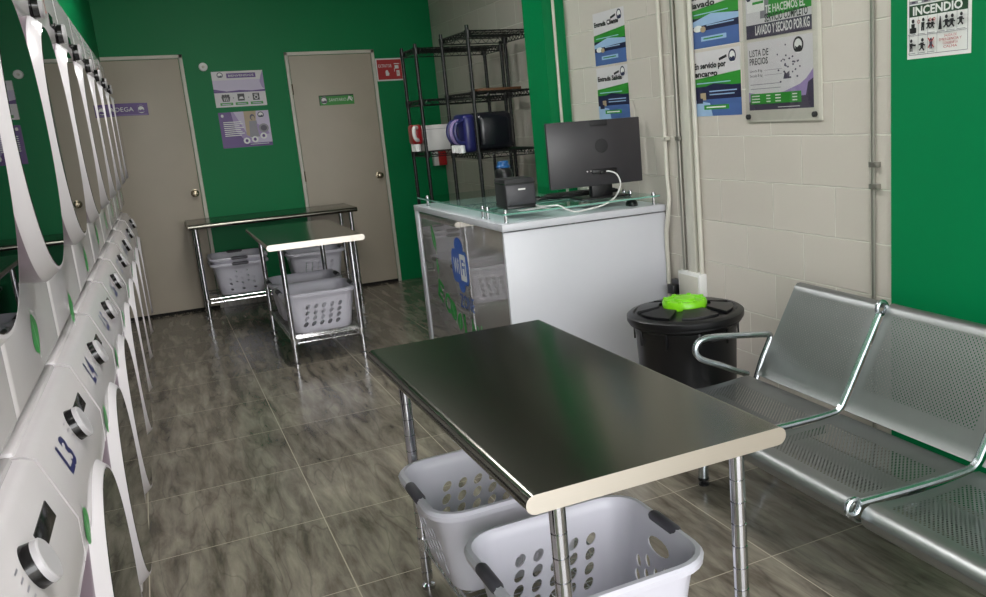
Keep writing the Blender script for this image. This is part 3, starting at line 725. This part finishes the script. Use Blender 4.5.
def basket_cutters():
    b = MB()
    def ell(c, ru, rv, rot, axis, L0, L1):
        pts = [(c[0] + ru * cos(a) * cos(rot) - rv * sin(a) * sin(rot), c[1] + ru * cos(a) * sin(rot) + rv * sin(a) * cos(rot)) for a in [2 * pi * q / 14 for q in range(14)]]
        b.extrude(pts, L0, L1, 'basket', axis, smooth=False)
    for s in (1, -1):
        L0, L1 = (.135, .4) if s > 0 else (-.4, -.135)
        for r in range(4):
            for c in range(5): ell(((c - 2) * .050 + .008 * (r - 1.5), .055 + r * .038), .0115, .0185, -.75, 'y', L0, L1)
        for r in range(3):
            for c in range(5): ell(((c - 2) * .044, .05 + r * .038 + (.018 if c % 2 else 0)), .0105, .0165, -.6, 'x', L0, L1)
        ell((0, .198), .052, .021, 0, 'x', L0, L1)
    return b.build('cutters')
dg = None
base = basket_body(); cut = basket_cutters()
mod = base.modifiers.new('holes', 'BOOLEAN'); mod.operation = 'DIFFERENCE'; mod.object = cut; mod.solver = 'EXACT'; mod.use_self = True
bpy.context.view_layer.update(); dg = bpy.context.evaluated_depsgraph_get()
bme = bpy.data.meshes.new_from_object(base.evaluated_get(dg)); bme.name = 'basket_wall'
bpy.data.objects.remove(base); bpy.data.objects.remove(cut)
bm_ = bmesh.new(); bm_.from_mesh(bme)
for f in bm_.faces: f.smooth = True; f.material_index = 0
for e in bm_.edges:
    if len(e.link_faces) == 2: e.smooth = e.calc_face_angle(0) < radians(40)
bm_.to_mesh(bme); bm_.free()
def make_basket():
    t = thing('laundry_basket', '', 'laundry basket', group='white laundry baskets under the tables')
    o = bpy.data.objects.new('basket_body', bme); COL.objects.link(o); o.parent = t
    for s in (-1, 1):
        b = MB(); x = s * (BW / 2 - .012); b.tube([(x, -.062, BH - .012), (x, -.05, BH - .009), (x, 0, BH - .009), (x, .05, BH - .009), (x, .062, BH - .012)], [.012, .0155, .0155, .0155, .012], 'grip', 14); b.build('grip', t)
    return t
bk = make_basket()
sz = SHZ + .006
spots = [(.765, 1.762, 0, sz, 'front white laundry basket under the foreground table, nearest the camera'),
         (.750, 2.325, 0, sz, 'rear white laundry basket under the foreground table, by its left legs'),
         (.857, 5.992, 0, sz, 'white laundry basket at the near end of the middle table shelf, holes facing front'),
         (.852, 6.46, 0, sz, 'white laundry basket just behind the front one on the middle table shelf'),
         (.55, 7.93, pi / 2, sz, 'lower of two nested white baskets at the left end of the back table shelf'),
         (.55, 7.93, pi / 2, sz + .045, 'upper of two nested white baskets at the left end of the back table shelf'),
         (1.16, 7.93, 0, sz, 'white laundry basket on the right half of the back table shelf')]
for i, (x, y, rz, z, lb) in enumerate(spots):
    o = bk if i == 0 else copy_tree(bk)
    o.location = (x, y, z); o.rotation_euler = (0, 0, rz); o['label'] = lb

# ------------------------------------------------------------------ counter
CT, CX0, CX1, CY0, CY1 = .945, 1.447, 2.345, 3.945, 5.49
t = thing('counter', 'white reception counter with a glossy grey side and a raised glass shelf', 'counter', (CX0, CY0, 0))
def C(x, y, z=0): return (x - CX0, y - CY0, z)
b = MB(); b.box(0, CX1 - CX0, -.004, .018, 0, CT - .04, 'laminate', .0015); b.build('front_panel', t)
b = MB(); b.box(-.006, CX1 - CX0, -.012, CY1 - CY0, CT - .034, CT, 'laminate', .002); b.build('counter_top', t)
b = MB(); b.box(.002, .02, .018, CY1 - CY0 - .07, .02, CT - .034, 'side_panel'); sp_ = b.build('side_panel', t)
b = MB(); b.box(-.004, .1, CY1 - CY0 - .07, CY1 - CY0, 0, CT - .034, 'laminate', .0015); b.build('back_post', t)
b = MB(); b.box(CX1 - CX0 - .022, CX1 - CX0, .018, CY1 - CY0, 0, CT - .034, 'laminate'); b.box(.1, CX1 - CX0 - .022, CY1 - CY0 - .02, CY1 - CY0, 0, CT - .034, 'laminate'); b.build('rear_panel', t)
# vinyl stickers on the grey side (u runs towards the room's front)
p = Flat()
p.ell(0, .135, .075, .05, 'wifi'); p.ell(0, -.085, .055, .04, 'wifi'); p.rect(-.11, -.075, .11, .115, 'wifi'); p.rect(.0, -.055, .10, .095, 'p_white'); p.ell(-.11, .02, .04, .095, 'wifi'); p.ell(.11, .02, .035, .09, 'wifi'); p.rect(.005, -.05, .10, .09, 'p_white')
p.text('Wi', -.115, -.02, .085, 'p_white', .095, bold=.02); p.text('Fi', .022, -.02, .085, 'wifi', .065, bold=.02); p.text('ZONE', -.06, -.215, .08, 'wifi', .24)
p.build('wifi_decal', sp_, loc=(.0015, 4.68 - CY0, .63), rot=RIGHT_WALL)
for ch, u, v, r in (('E', -.30, -.05, -.4), ('C', -.18, -.11, -.3), ('L', .16, -.21, .0), ('A', .28, -.22, .1), ('V', .40, -.24, .2)):
    p = Flat(); p.text(ch, u, v, .115, 'leaf', .10, bold=.03, rot=r); p.build('letter_decal', sp_, loc=(.0015, 4.88 - CY0, .47), rot=RIGHT_WALL)
for lf in ((-.27, .30, .17, .35, .38), (-.245, .13, .10, .1, .38), (-.02, -.10, .14, .5, .8), (.09, -.15, .12, -.4, .7)):
    p = Flat(); p.leaf(lf[0], lf[1], lf[2], 'leaf', 'leaf_vein', rot=lf[3], fat=lf[4]); p.build('leaf_decal', sp_, loc=(.0015, 4.88 - CY0, .47), rot=RIGHT_WALL)
def glass_shelf(x0, x1, y0, y1, posts):
    b = MB(); b.box(x0 - CX0, x1 - CX0, y0 - CY0, y1 - CY0, CT + .040, CT + .048, 'glass'); g = b.build('glass_shelf', t)
    b = MB(); b.box(x0 - CX0 - .0006, x1 - CX0 + .0006, y0 - CY0 - .0006, y0 - CY0, CT + .040, CT + .048, 'glass_edge'); b.box(x0 - CX0 - .0008, x0 - CX0, y0 - CY0, y1 - CY0, CT + .040, CT + .048, 'glass_edge'); b.build('glass_rim', g)
    for x, y in posts:
        b = MB(); b.lathe([(.012, 0), (.012, .004), (.008, .006), (.008, .036), (.011, .038), (.011, .050), (.011, .058), (.008, .063)], 'chrome', 14); b.build('stand_off', g, loc=C(x, y, CT))
glass_shelf(1.462, 2.33, 3.962, 4.262, [(1.482, 3.982), (1.482, 4.235), (2.305, 3.985), (2.305, 4.235)])
glass_shelf(1.462, 2.33, 4.275, 5.46, [(1.482, 4.305), (1.487, 5.32), (2.305, 4.305), (2.03, 5.43)])
GT = CT + .048

# monitor seen from behind
t = thing('computer_monitor', 'dark computer monitor seen from behind on the glass counter shelf', 'monitor', (2.065, 4.15, GT), radians(-3))
b = MB(); b.box(-.262, .262, -.012, .014, .068, .402, 'monitor', .004); b.build('back_shell', t)
b = MB(); b.box(-.256, .256, .0135, .0165, .078, .396, 'black_gloss'); b.build('screen', t)
b = MB(); b.lathe([(.036, 0), (.036, .003), (.03, .004)], 'black_soft', 28, Matrix.Translation((.035, -.012, .27)) @ Matrix.Rotation(pi / 2, 4, 'X')); b.build('logo_disc', t)
b = MB(); b.box(-.02, .075, -.0155, -.011, .372, .402, 'black_soft', .002); b.build('top_tab', t)
b = MB(); b.box(-.03, .11, -.022, -.011, .128, .152, 'black', .004); 
for k in range(3): b.lathe([(.004, 0), (.004, .003)], 'chrome', 10, Matrix.Translation((-.055 + .02 * k, -.012, .145)) @ Matrix.Rotation(pi / 2, 4, 'X'))
b.build('connector_panel', t)
b = MB(); b.box(-.03, .09, .0, .05, .004, .13, 'black', .008); b.build('stand_neck', t)
b = MB(); b.box(-.11, .17, -.05, .13, 0, .010, 'black', .004); b.build('stand_base', t)
# receipt printer
t = thing('receipt_printer', 'black box-shaped receipt printer at the front left corner of the counter', 'printer', (1.62, 4.12, GT), radians(-4))
b = MB(); b.box(-.078, .078, -.01, .17, .012, .148, 'black_soft', .006); b.build('housing', t)
b = MB(); b.box(-.074, .074, -.014, -.009, .02, .118, 'dark_grey', .003); b.build('front_cover', t)
b = MB(); b.box(-.012, .025, -.0155, -.0135, .092, .100, 'p_white', .0005); b.build('badge', t)
b = MB(); b.box(-.079, .079, -.012, .17, .124, .127, 'black_gloss'); b.build('lid_seam', t)
b = MB(); b.box(-.074, .074, -.01, .165, 0, .013, 'black', .002); b.build('base', t)
o = MB().box(-.05, .085, -.05, .0, 0, .0012, 'paper').build('receipt_paper', loc=(1.622, 4.06, GT + .0003)); tag(o, 'white slip of paper lying before the receipt printer', 'paper')
# thermos behind the printer
t = thing('water_bottle', 'black bottle with a bright blue cap behind the receipt printer', 'bottle', (1.77, 4.72, GT))
b = MB(); b.lathe([(.048, 0), (.05, .01), (.05, .14), (.046, .16), (.036, .172), (.036, .18)], 'black', 24); b.build('body', t)
b = MB(); b.lathe([(.038, .172), (.039, .182), (.032, .192), (.032, .206), (.028, .21)], 'blue_cap', 24); b.build('cap', t)
# keyboard, mouse, cables
t = thing('keyboard', 'black keyboard lying under the monitor on the glass shelf', 'keyboard', (2.10, 4.42, GT))
b = MB(); b.box(-.2, .2, -.06, .06, 0, .018, 'black', .005); b.build('case', t)
b = MB()
for r in range(4):
    for c in range(13): b.box(-.188 + c * .029, -.164 + c * .029, -.052 + r * .027, -.030 + r * .027, .018, .023, 'black_soft')
b.build('keys', t)
t = thing('computer_mouse', 'black computer mouse at the front edge of the counter right of the cable', 'mouse', (2.215, 4.06, CT), radians(70))
b = MB()
X = Matrix.Diagonal((.055, .031, .034, 1)); b.lathe([(1.0, 0), (1.02, .15), (.96, .45), (.78, .75), (.45, .95), (.1, 1.0)], 'black', 20, X); b.build('shell', t)
b = MB(); b.lathe([(.007, -.003), (.007, .003)], 'dark_grey', 12, Matrix.Translation((.028, 0, .027)) @ Matrix.Rotation(pi / 2, 4, 'X')); b.build('wheel', t)
def spline(P, n=8):
    P = [Vector(p) for p in P]; Q = [P[0]] + P + [P[-1]]; out = []
    for i in range(1, len(Q) - 2):
        for k in range(n):
            s = k / n; a, b_, c, d = Q[i - 1], Q[i], Q[i + 1], Q[i + 2]
            out.append(.5 * ((2 * b_) + (c - a) * s + (2 * a - 5 * b_ + 4 * c - d) * s * s + (3 * b_ - a - 3 * c + d) * s ** 3))
    return out + [P[-1]]
t = thing('cable', 'white cable drooping from the monitor to the printer over the counter edge', 'cable', (2.11, 4.13, 1.12))
o = Vector((2.11, 4.13, 1.12))
b = MB(); b.tube([v - o for v in spline([(2.09, 4.128, 1.128), (2.125, 4.115, 1.13), (2.155, 4.09, 1.11), (2.15, 4.05, 1.06), (2.08, 3.99, 1.005), (1.99, 3.952, .978), (1.90, 3.951, .966), (1.84, 3.951, .963), (1.79, 3.953, .980), (1.76, 3.975, 1.0), (1.72, 4.05, .997), (1.70, 4.10, .999), (1.70, 4.16, 1.01)])], .0042, 'white_plastic', 7); b.build('cord', t)
b = MB(); b.box(-.035, .0, -.012, .002, -.002, .016, 'black', .003); b.build('plug', t)
o = MB().tube(spline([(1.83 + .06 * cos(a) + .004 * k, 4.40 + .05 * sin(a), GT + .007 + .004 * (k % 3)) for k in range(28) for a in [k * 1.1]], 4), .005, 'black', 6).build('cable_coil'); tag(o, 'tangle of black cable on the glass shelf left of the monitor stand', 'cable')

# ------------------------------------------------------------------ black wire racks
def rack(label, x0, x1, y0, y1, h, shelves):
    cx, cy = (x0 + x1) / 2, (y0 + y1) / 2; hx, hy = (x1 - x0) / 2, (y1 - y0) / 2
    t = thing('wire_rack', label, 'rack', (cx, cy, 0))
    for sx in (-1, 1):
        for sy in (-1, 1): leg_mesh(h, .0125, 'rack').build('post', t, loc=(sx * hx, sy * hy, 0))
    for z in shelves: shelf_mesh(-hx, hx, -hy, hy, z, 'rack', r=.003, step=.03, drop=.035, along='y').build('shelf', t)
    return t
rack('tall black wire rack standing behind the green pillar and the counter', 1.95, 2.42, 5.62, 6.18, 2.03, [.25, .80, 1.222, 1.613, 1.995])
rack('black wire rack nearer the back wall, left of the taller rack', 1.80, 2.44, 6.32, 6.68, 1.985, [.25, .75, 1.235, 1.60, 1.955])
o = MB().box(-.16, .16, -.03, .03, 0, .02, 'rust', .003).build('wooden_strip', loc=(2.23, 5.90, 1.622)); tag(o, 'brown wooden strip lying on the upper middle shelf of the tall rack', 'board')
# jugs on the racks
def jug(name, label, loc, rz, m, hm, w, d, h, cap):
    t = thing(name, label, 'jug', loc, rz)
    b = MB(); b.box(-w / 2, w / 2, -d / 2, d / 2, 0, h * .86, m, min(w, d) * .22, 4); b.lathe([(.04, h * .84), (.028, h * .92)], m, 16, Matrix.Translation((-w * .18, 0, 0))); b.build('body', t)
    b = MB(); b.lathe([(.031, h * .91), (.031, h), (.026, h * 1.01)], cap, 16, Matrix.Translation((-w * .18, 0, 0))); b.build('cap', t)
    b = MB(); b.tube(spline([(w * .3, -d * .5, h * .75), (w * .3, -d * .78, h * .72), (w * .3, -d * .85, h * .5), (w * .3, -d * .74, h * .25), (w * .3, -d * .5, h * .2)], 6), .014, hm, 10); b.build('handle', t)
    return t
SA, SB = 1.222 + .006, 1.235 + .006
t = thing('detergent_canister', 'big black canister lying on the tall rack shelf beside a navy jug', 'canister', (2.12, 5.86, SA))
b = MB(); b.box(-.125, .14, -.13, .13, 0, .255, 'jug_black', .05, 4); b.build('body', t)
b = MB(); b.lathe([(.11, 0), (.105, .012), (.06, .016)], 'jug_black', 28, Matrix.Translation((-.125, 0, .128)) @ Matrix.Rotation(-pi / 2, 4, 'Y')); b.build('end_cap', t)
t = thing('detergent_jug', 'navy blue detergent jug with curved handles at the left end of the tall rack shelf', 'jug', (1.905, 5.80, SA))
b = MB(); b.box(-.02, .07, -.11, .12, .0, .25, 'jug_navy', .03, 3); b.build('body', t)
for k in range(3):
    b = MB(); b.tube(spline([(-.015, -.09 + .075 * k, .21), (-.06, -.09 + .075 * k, .19), (-.075, -.09 + .075 * k, .13), (-.055, -.09 + .075 * k, .075), (-.015, -.09 + .075 * k, .06)], 6), .014, 'jug_navy' if k != 1 else 'p_lilac', 10); b.build('handle', t)
for k in range(3):
    b = MB(); b.lathe([(.022, 0), (.022, .045), (.018, .05)], 'white_plastic', 16, Matrix.Translation((-.035, -.08 + .075 * k, .0))); b.build('cap', t)
t = thing('storage_box', 'long white carton on the shelf of the rear rack', 'box', (1.90, 6.46, SB))
b = MB(); b.box(-.09, .12, -.08, .1, 0, .18, 'card', .003); b.build('carton', t)
b = MB(); b.box(-.089, .119, -.0805, -.079, .15, .153, 'p_grey'); b.build('lid_seam', t)
t = thing('detergent_jug', 'red and white looped jug at the left end of the rear rack shelf', 'jug', (1.765, 6.46, SB))
b = MB(); b.box(-.03, .04, -.07, .07, .05, .19, 'jug_red', .02, 3); b.build('body', t)
b = MB(); b.tube(spline([(.0, -.075, .17), (-.03, -.11, .168), (-.035, -.115, .12), (-.02, -.105, .085), (0, -.075, .08)], 6), .013, 'white_plastic', 10); b.build('handle', t)
for k in range(2):
    b = MB(); b.lathe([(.024, 0), (.024, .05), (.02, .055)], 'white_plastic', 16, Matrix.Translation((.0, -.04 + .07 * k, 0))); b.build('cap', t)
t = thing('alarm_box', 'small red and white box fixed low in the back corner behind the racks', 'box', (2.455, YB, 1.04))
b = MB(); b.box(-.045, .06, -.07, 0, 0, .13, 'p_red', .004); b.build('housing', t)
b = MB(); b.box(-.06, -.018, -.074, 0, 0, .13, 'white_plastic', .003); b.build('side_cover', t)

# ------------------------------------------------------------------ trash bin
t = thing('trash_bin', 'round black trash bin with a lime green lid cap beside the white counter', 'trash bin', (1.935, 3.135, 0))
b = MB(); b.lathe([(.18, 0), (.185, .01), (.205, .28), (.208, .285), (.208, .30), (.215, .50), (.218, .505), (.222, .53), (.24, .545), (.242, .565), (.238, .57)], 'black', 48)
for k in range(10):
    a = 2 * pi * k / 10; b.box(.218, .226, -.006, .006, .47, .54, 'black', .002, X=Matrix.Rotation(a, 4, 'Z'))
b.build('body', t)
b = MB(); b.lathe([(.246, .555), (.25, .562), (.25, .582), (.24, .59), (.222, .592), (.215, .585), (.19, .588), (.11, .60), (.09, .602)], 'black', 48); lid = b.build('lid', t)
for k in range(6):
    a = 2 * pi * k / 6 + .3; b = MB(); vs = []
    n = 6
    for zz in (0, .014):
        for rr, z0 in ((.112, .600), (.205, .590)):
            for q in range(n + 1): aa = -.40 + .80 * q / n; vs.append((rr * cos(aa), rr * sin(aa), z0 + zz - (.004 if zz and rr > .15 else 0)))
    m_ = n + 1; fs = []
    for q in range(n):
        fs += [(2 * m_ + q, 2 * m_ + q + 1, 3 * m_ + q + 1, 3 * m_ + q), (q, q + 1, 2 * m_ + q + 1, 2 * m_ + q), (m_ + q, 3 * m_ + q, 3 * m_ + q + 1, m_ + q + 1), (q, m_ + q, m_ + q + 1, q + 1)]
    fs += [(0, 2 * m_, 3 * m_, m_), (n, m_ + n, 3 * m_ + n, 2 * m_ + n)]
    b.add(vs, fs, 'black'); b.build('lid_rib', lid, rot=(0, 0, a))
b = MB(); b.lathe([(.094, .602), (.096, .625), (.09, .636), (.075, .638), (.07, .630), (.05, .632), (.045, .642), (.03, .644)], 'lime', 36)
for k in range(8): b.box(.076, .092, -.008, .008, .634, .642, 'lime', .002, X=Matrix.Rotation(k * pi / 4, 4, 'Z'))
b.build('lid_cap', t)
for s in (-1, 1):
    b = MB(); b.tube(spline([(.225, -.06 * 1, .50), (.265, -.05, .515), (.272, 0, .518), (.265, .05, .515), (.225, .06, .50)], 5), .010, 'black', 8, X=Matrix.Rotation(0 if s > 0 else pi, 4, 'Z') @ Matrix.Rotation(pi / 2, 4, 'Z')); b.build('handle', t)

# ------------------------------------------------------------------ bench
def sheet(prof, y0, y1, th, name, parent, marg_s, marg_e, marg_y):
    """bent sheet swept along y; punched field marked in UV"""
    bm = bmesh.new(); uvl = bm.loops.layers.uv.new('UVMap')
    P = [Vector((x, 0, z)) for x, z in prof]; S = [0]
    for i in range(1, len(P)): S.append(S[-1] + (P[i] - P[i - 1]).length)
    ys = [y0, y0 + marg_y, y1 - marg_y, y1]
    nrm = []
    for i in range(len(P)):
        tv = (P[min(i + 1, len(P) - 1)] - P[max(i - 1, 0)]).normalized(); nrm.append(Vector((tv.z, 0, -tv.x)))
    V = [[[bm.verts.new((P[i].x + nrm[i].x * th * s, y, P[i].z + nrm[i].z * th * s)) for y in ys] for i in range(len(P))] for s in (0, 1)]
    for s in (0, 1):
        for i in range(len(P) - 1):
            for j in range(3):
                q = [V[s][i][j], V[s][i][j + 1], V[s][i + 1][j + 1], V[s][i + 1][j]]
                F = bm.faces.new(q if s else q[::-1]); F.smooth = True
                field = j == 1 and S[i] >= marg_s - 1e-6 and S[i + 1] <= S[-1] - marg_e + 1e-6
                for lp in F.loops:
                    v = lp.vert
                    ii = i if v in (V[s][i][j], V[s][i][j + 1]) else i + 1
                    jj = j if v in (V[s][i][j], V[s][i + 1][j]) else j + 1
                    lp[uvl].uv = (ys[jj] - y0 + 1, S[ii] + 1) if field else (0, -1)
                F.material_index = 0 if field else 1
    def rim(a, b_, c, d):
        F = bm.faces.new([a, b_, c, d]); F.material_index = 1
        for lp in F.loops: lp[uvl].uv = (0, -1)
    for i in range(len(P) - 1):
        rim(V[0][i][0], V[0][i + 1][0], V[1][i + 1][0], V[1][i][0]); rim(V[0][i][3], V[1][i][3], V[1][i + 1][3], V[0][i + 1][3])
    for j in range(3):
        rim(V[0][0][j], V[1][0][j], V[1][0][j + 1], V[0][0][j + 1]); rim(V[0][-1][j], V[0][-1][j + 1], V[1][-1][j + 1], V[1][-1][j])
    bmesh.ops.recalc_face_normals(bm, faces=bm.faces)
    for e in bm.edges:
        if len(e.link_faces) == 2 and e.calc_face_angle(0) > radians(40): e.smooth = False
    me = bpy.data.meshes.new(name); bm.to_mesh(me); bm.free(); me.materials.append(M['bench']); me.materials.append(M['bench_edge'])
    o = bpy.data.objects.new(name, me); COL.objects.link(o); o.parent = parent; return o
t = thing('bench', 'silver perforated metal waiting bench against the white block wall', 'bench', (1.948, 2.2, 0), radians(-2.0))
seat_prof = [(-.385, .318), (-.408, .325), (-.424, .342), (-.428, .362), (-.418, .380), (-.395, .390)] + [(-.395 + .39 * f, .390 - .012 * sin(pi * f)) for f in (.08, .2, .35, .5, .65, .8, .95)] + [(-.004, .386)]
back_prof = [(.006, .398), (.018, .412), (.03, .43)] + [(.03 + .158 * f, .43 + .275 * f + .0 * f) for f in (.15, .3, .5, .7, .85, 1)] + [(.196, .72), (.208, .731), (.224, .733), (.236, .722), (.238, .706)]
PT = .58
for k in range(3):
    ya, yb = -.58 * 2 + k * PT + .018, -.58 * 2 + (k + 1) * PT - .018
    if k == 2: yb = .532
    sheet(seat_prof, ya, yb, .004, 'seat', t, .13, .03, .035)
    if k == 2: yb = .490
    sheet(back_prof, ya, yb, .004, 'backrest', t, .06, .07, .035)
def side_frame(y):
    b = MB(); r = .0115
    path = spline([(-.418, y, .392), (-.2, y, .386), (-.04, y, .388), (.0, y, .40), (.026, y, .436), (.09, y, .548), (.178, y, .702)], 6)
    b.tube(path, r, 'bench_frame', 10)
    for cx, cz in ((-.437, .386), (.190, .720)):
        b.tube([(cx + .021 * cos(a), y, cz + .021 * sin(a)) for a in [2 * pi * k / 20 for k in range(20)]], .0085, 'bench_frame', 8, True)
    b.box(-.26, -.06, y - .006, y + .006, .325, .366, 'bench_frame', .002)
    return b.build('side_frame', t)
for k in (1, 2): side_frame(-1.16 + k * PT)
for y in (.588, -1.165):
    b = MB(); P = [(.085, .50), (.10, .515), (.13, .51), (.02, .35)]
    loop = spline([(.065, y, .335), (.10, y, .42), (.142, y, .50), (.135, y, .518), (.11, y, .522), (.0, y, .537), (-.10, y, .550), (-.16, y, .552), (-.195, y, .540), (-.207, y, .515), (-.198, y, .488), (-.17, y, .466), (-.10, y, .434), (-.02, y, .394), (.03, y, .372)], 5)
    b.tube(loop, .0125, 'bench_frame', 10); b.build('armrest', t)
b = MB(); b.box(-.205, -.125, -1.14, .56, .285, .327, 'bench_edge', .006); b.build('beam', t)
for y in (.50, -1.05):
    b = MB(); b.tube(spline([(-.25, y, .03), (-.245, y, .09), (-.215, y, .2), (-.165, y, .272), (-.10, y, .255), (.02, y, .12), (.10, y, .05), (.13, y, .03)], 6), .019, 'bench_frame', 12); lg = b.build('leg', t)
    for x in (-.25, .13):
        b = MB(); b.lathe([(.02, 0), (.02, .008), (.008, .012), (.008, .02), (.021, .022), (.021, .032)], 'black', 16); b.build('leveller', lg, loc=(x, y, 0))

def fill_panel(x, y, label, st):  # unseen glowing panel, added to even out the room's light
    t = thing('added_fill_panel', label, 'fill_light', (x, y, ZC), 0, 'added fill lights')
    b = MB(); b.box(-.32, .32, -.32, .32, -.05, 0, 'white_plastic', .006); b.build('frame', t)
    m = M.get('fill_light')
    if m is None:
        m = bpy.data.materials.new('fill_diffuser'); m.use_nodes = True; p_ = m.node_tree.nodes['Principled BSDF']
        p_.inputs['Emission Color'].default_value = (1, .985, .965, 1); p_.inputs['Emission Strength'].default_value = st; M['fill_light'] = m
    b = MB(); b.box(-.29, .29, -.29, .29, -.054, -.049, m); b.build('diffuser', t)
FILL = 7.0
fill_panel(.75, .9, 'added square fill light, out of view above the camera position', FILL)
fill_panel(.75, 3.0, 'added square fill light, out of view above the foreground table', FILL)
fill_panel(.75, 5.2, 'added square fill light, out of view above the floor before the middle table', FILL)
# ------------------------------------------------------------------ light: open shop front behind the camera
wd = bpy.data.worlds.new('daylight'); SC.world = wd; wd.use_nodes = True
N = wd.node_tree.nodes; L = wd.node_tree.links
bg = N['Background']; bg.inputs['Color'].default_value = (0.985, 0.99, 1.0, 1); bg.inputs['Strength'].default_value = 2.0
la = bpy.data.lights.new('shop_front_opening', 'AREA'); la.shape = 'RECTANGLE'; la.size = 3.2; la.size_y = 2.55
la.cycles.is_portal = True
lo = bpy.data.objects.new('shop_front_opening', la); COL.objects.link(lo); lo.location = (.65, YF - .1, 1.275); lo.rotation_euler = (radians(90), 0, 0)
vs = SC.view_settings; vs.view_transform = 'Standard'; vs.look = 'None'; vs.gamma = 1.0; vs.use_curve_mapping = False
vs.exposure = 2.1
SC.cycles.max_bounces = 10; SC.cycles.diffuse_bounces = 6; SC.cycles.glossy_bounces = 6; SC.cycles.transparent_max_bounces = 16
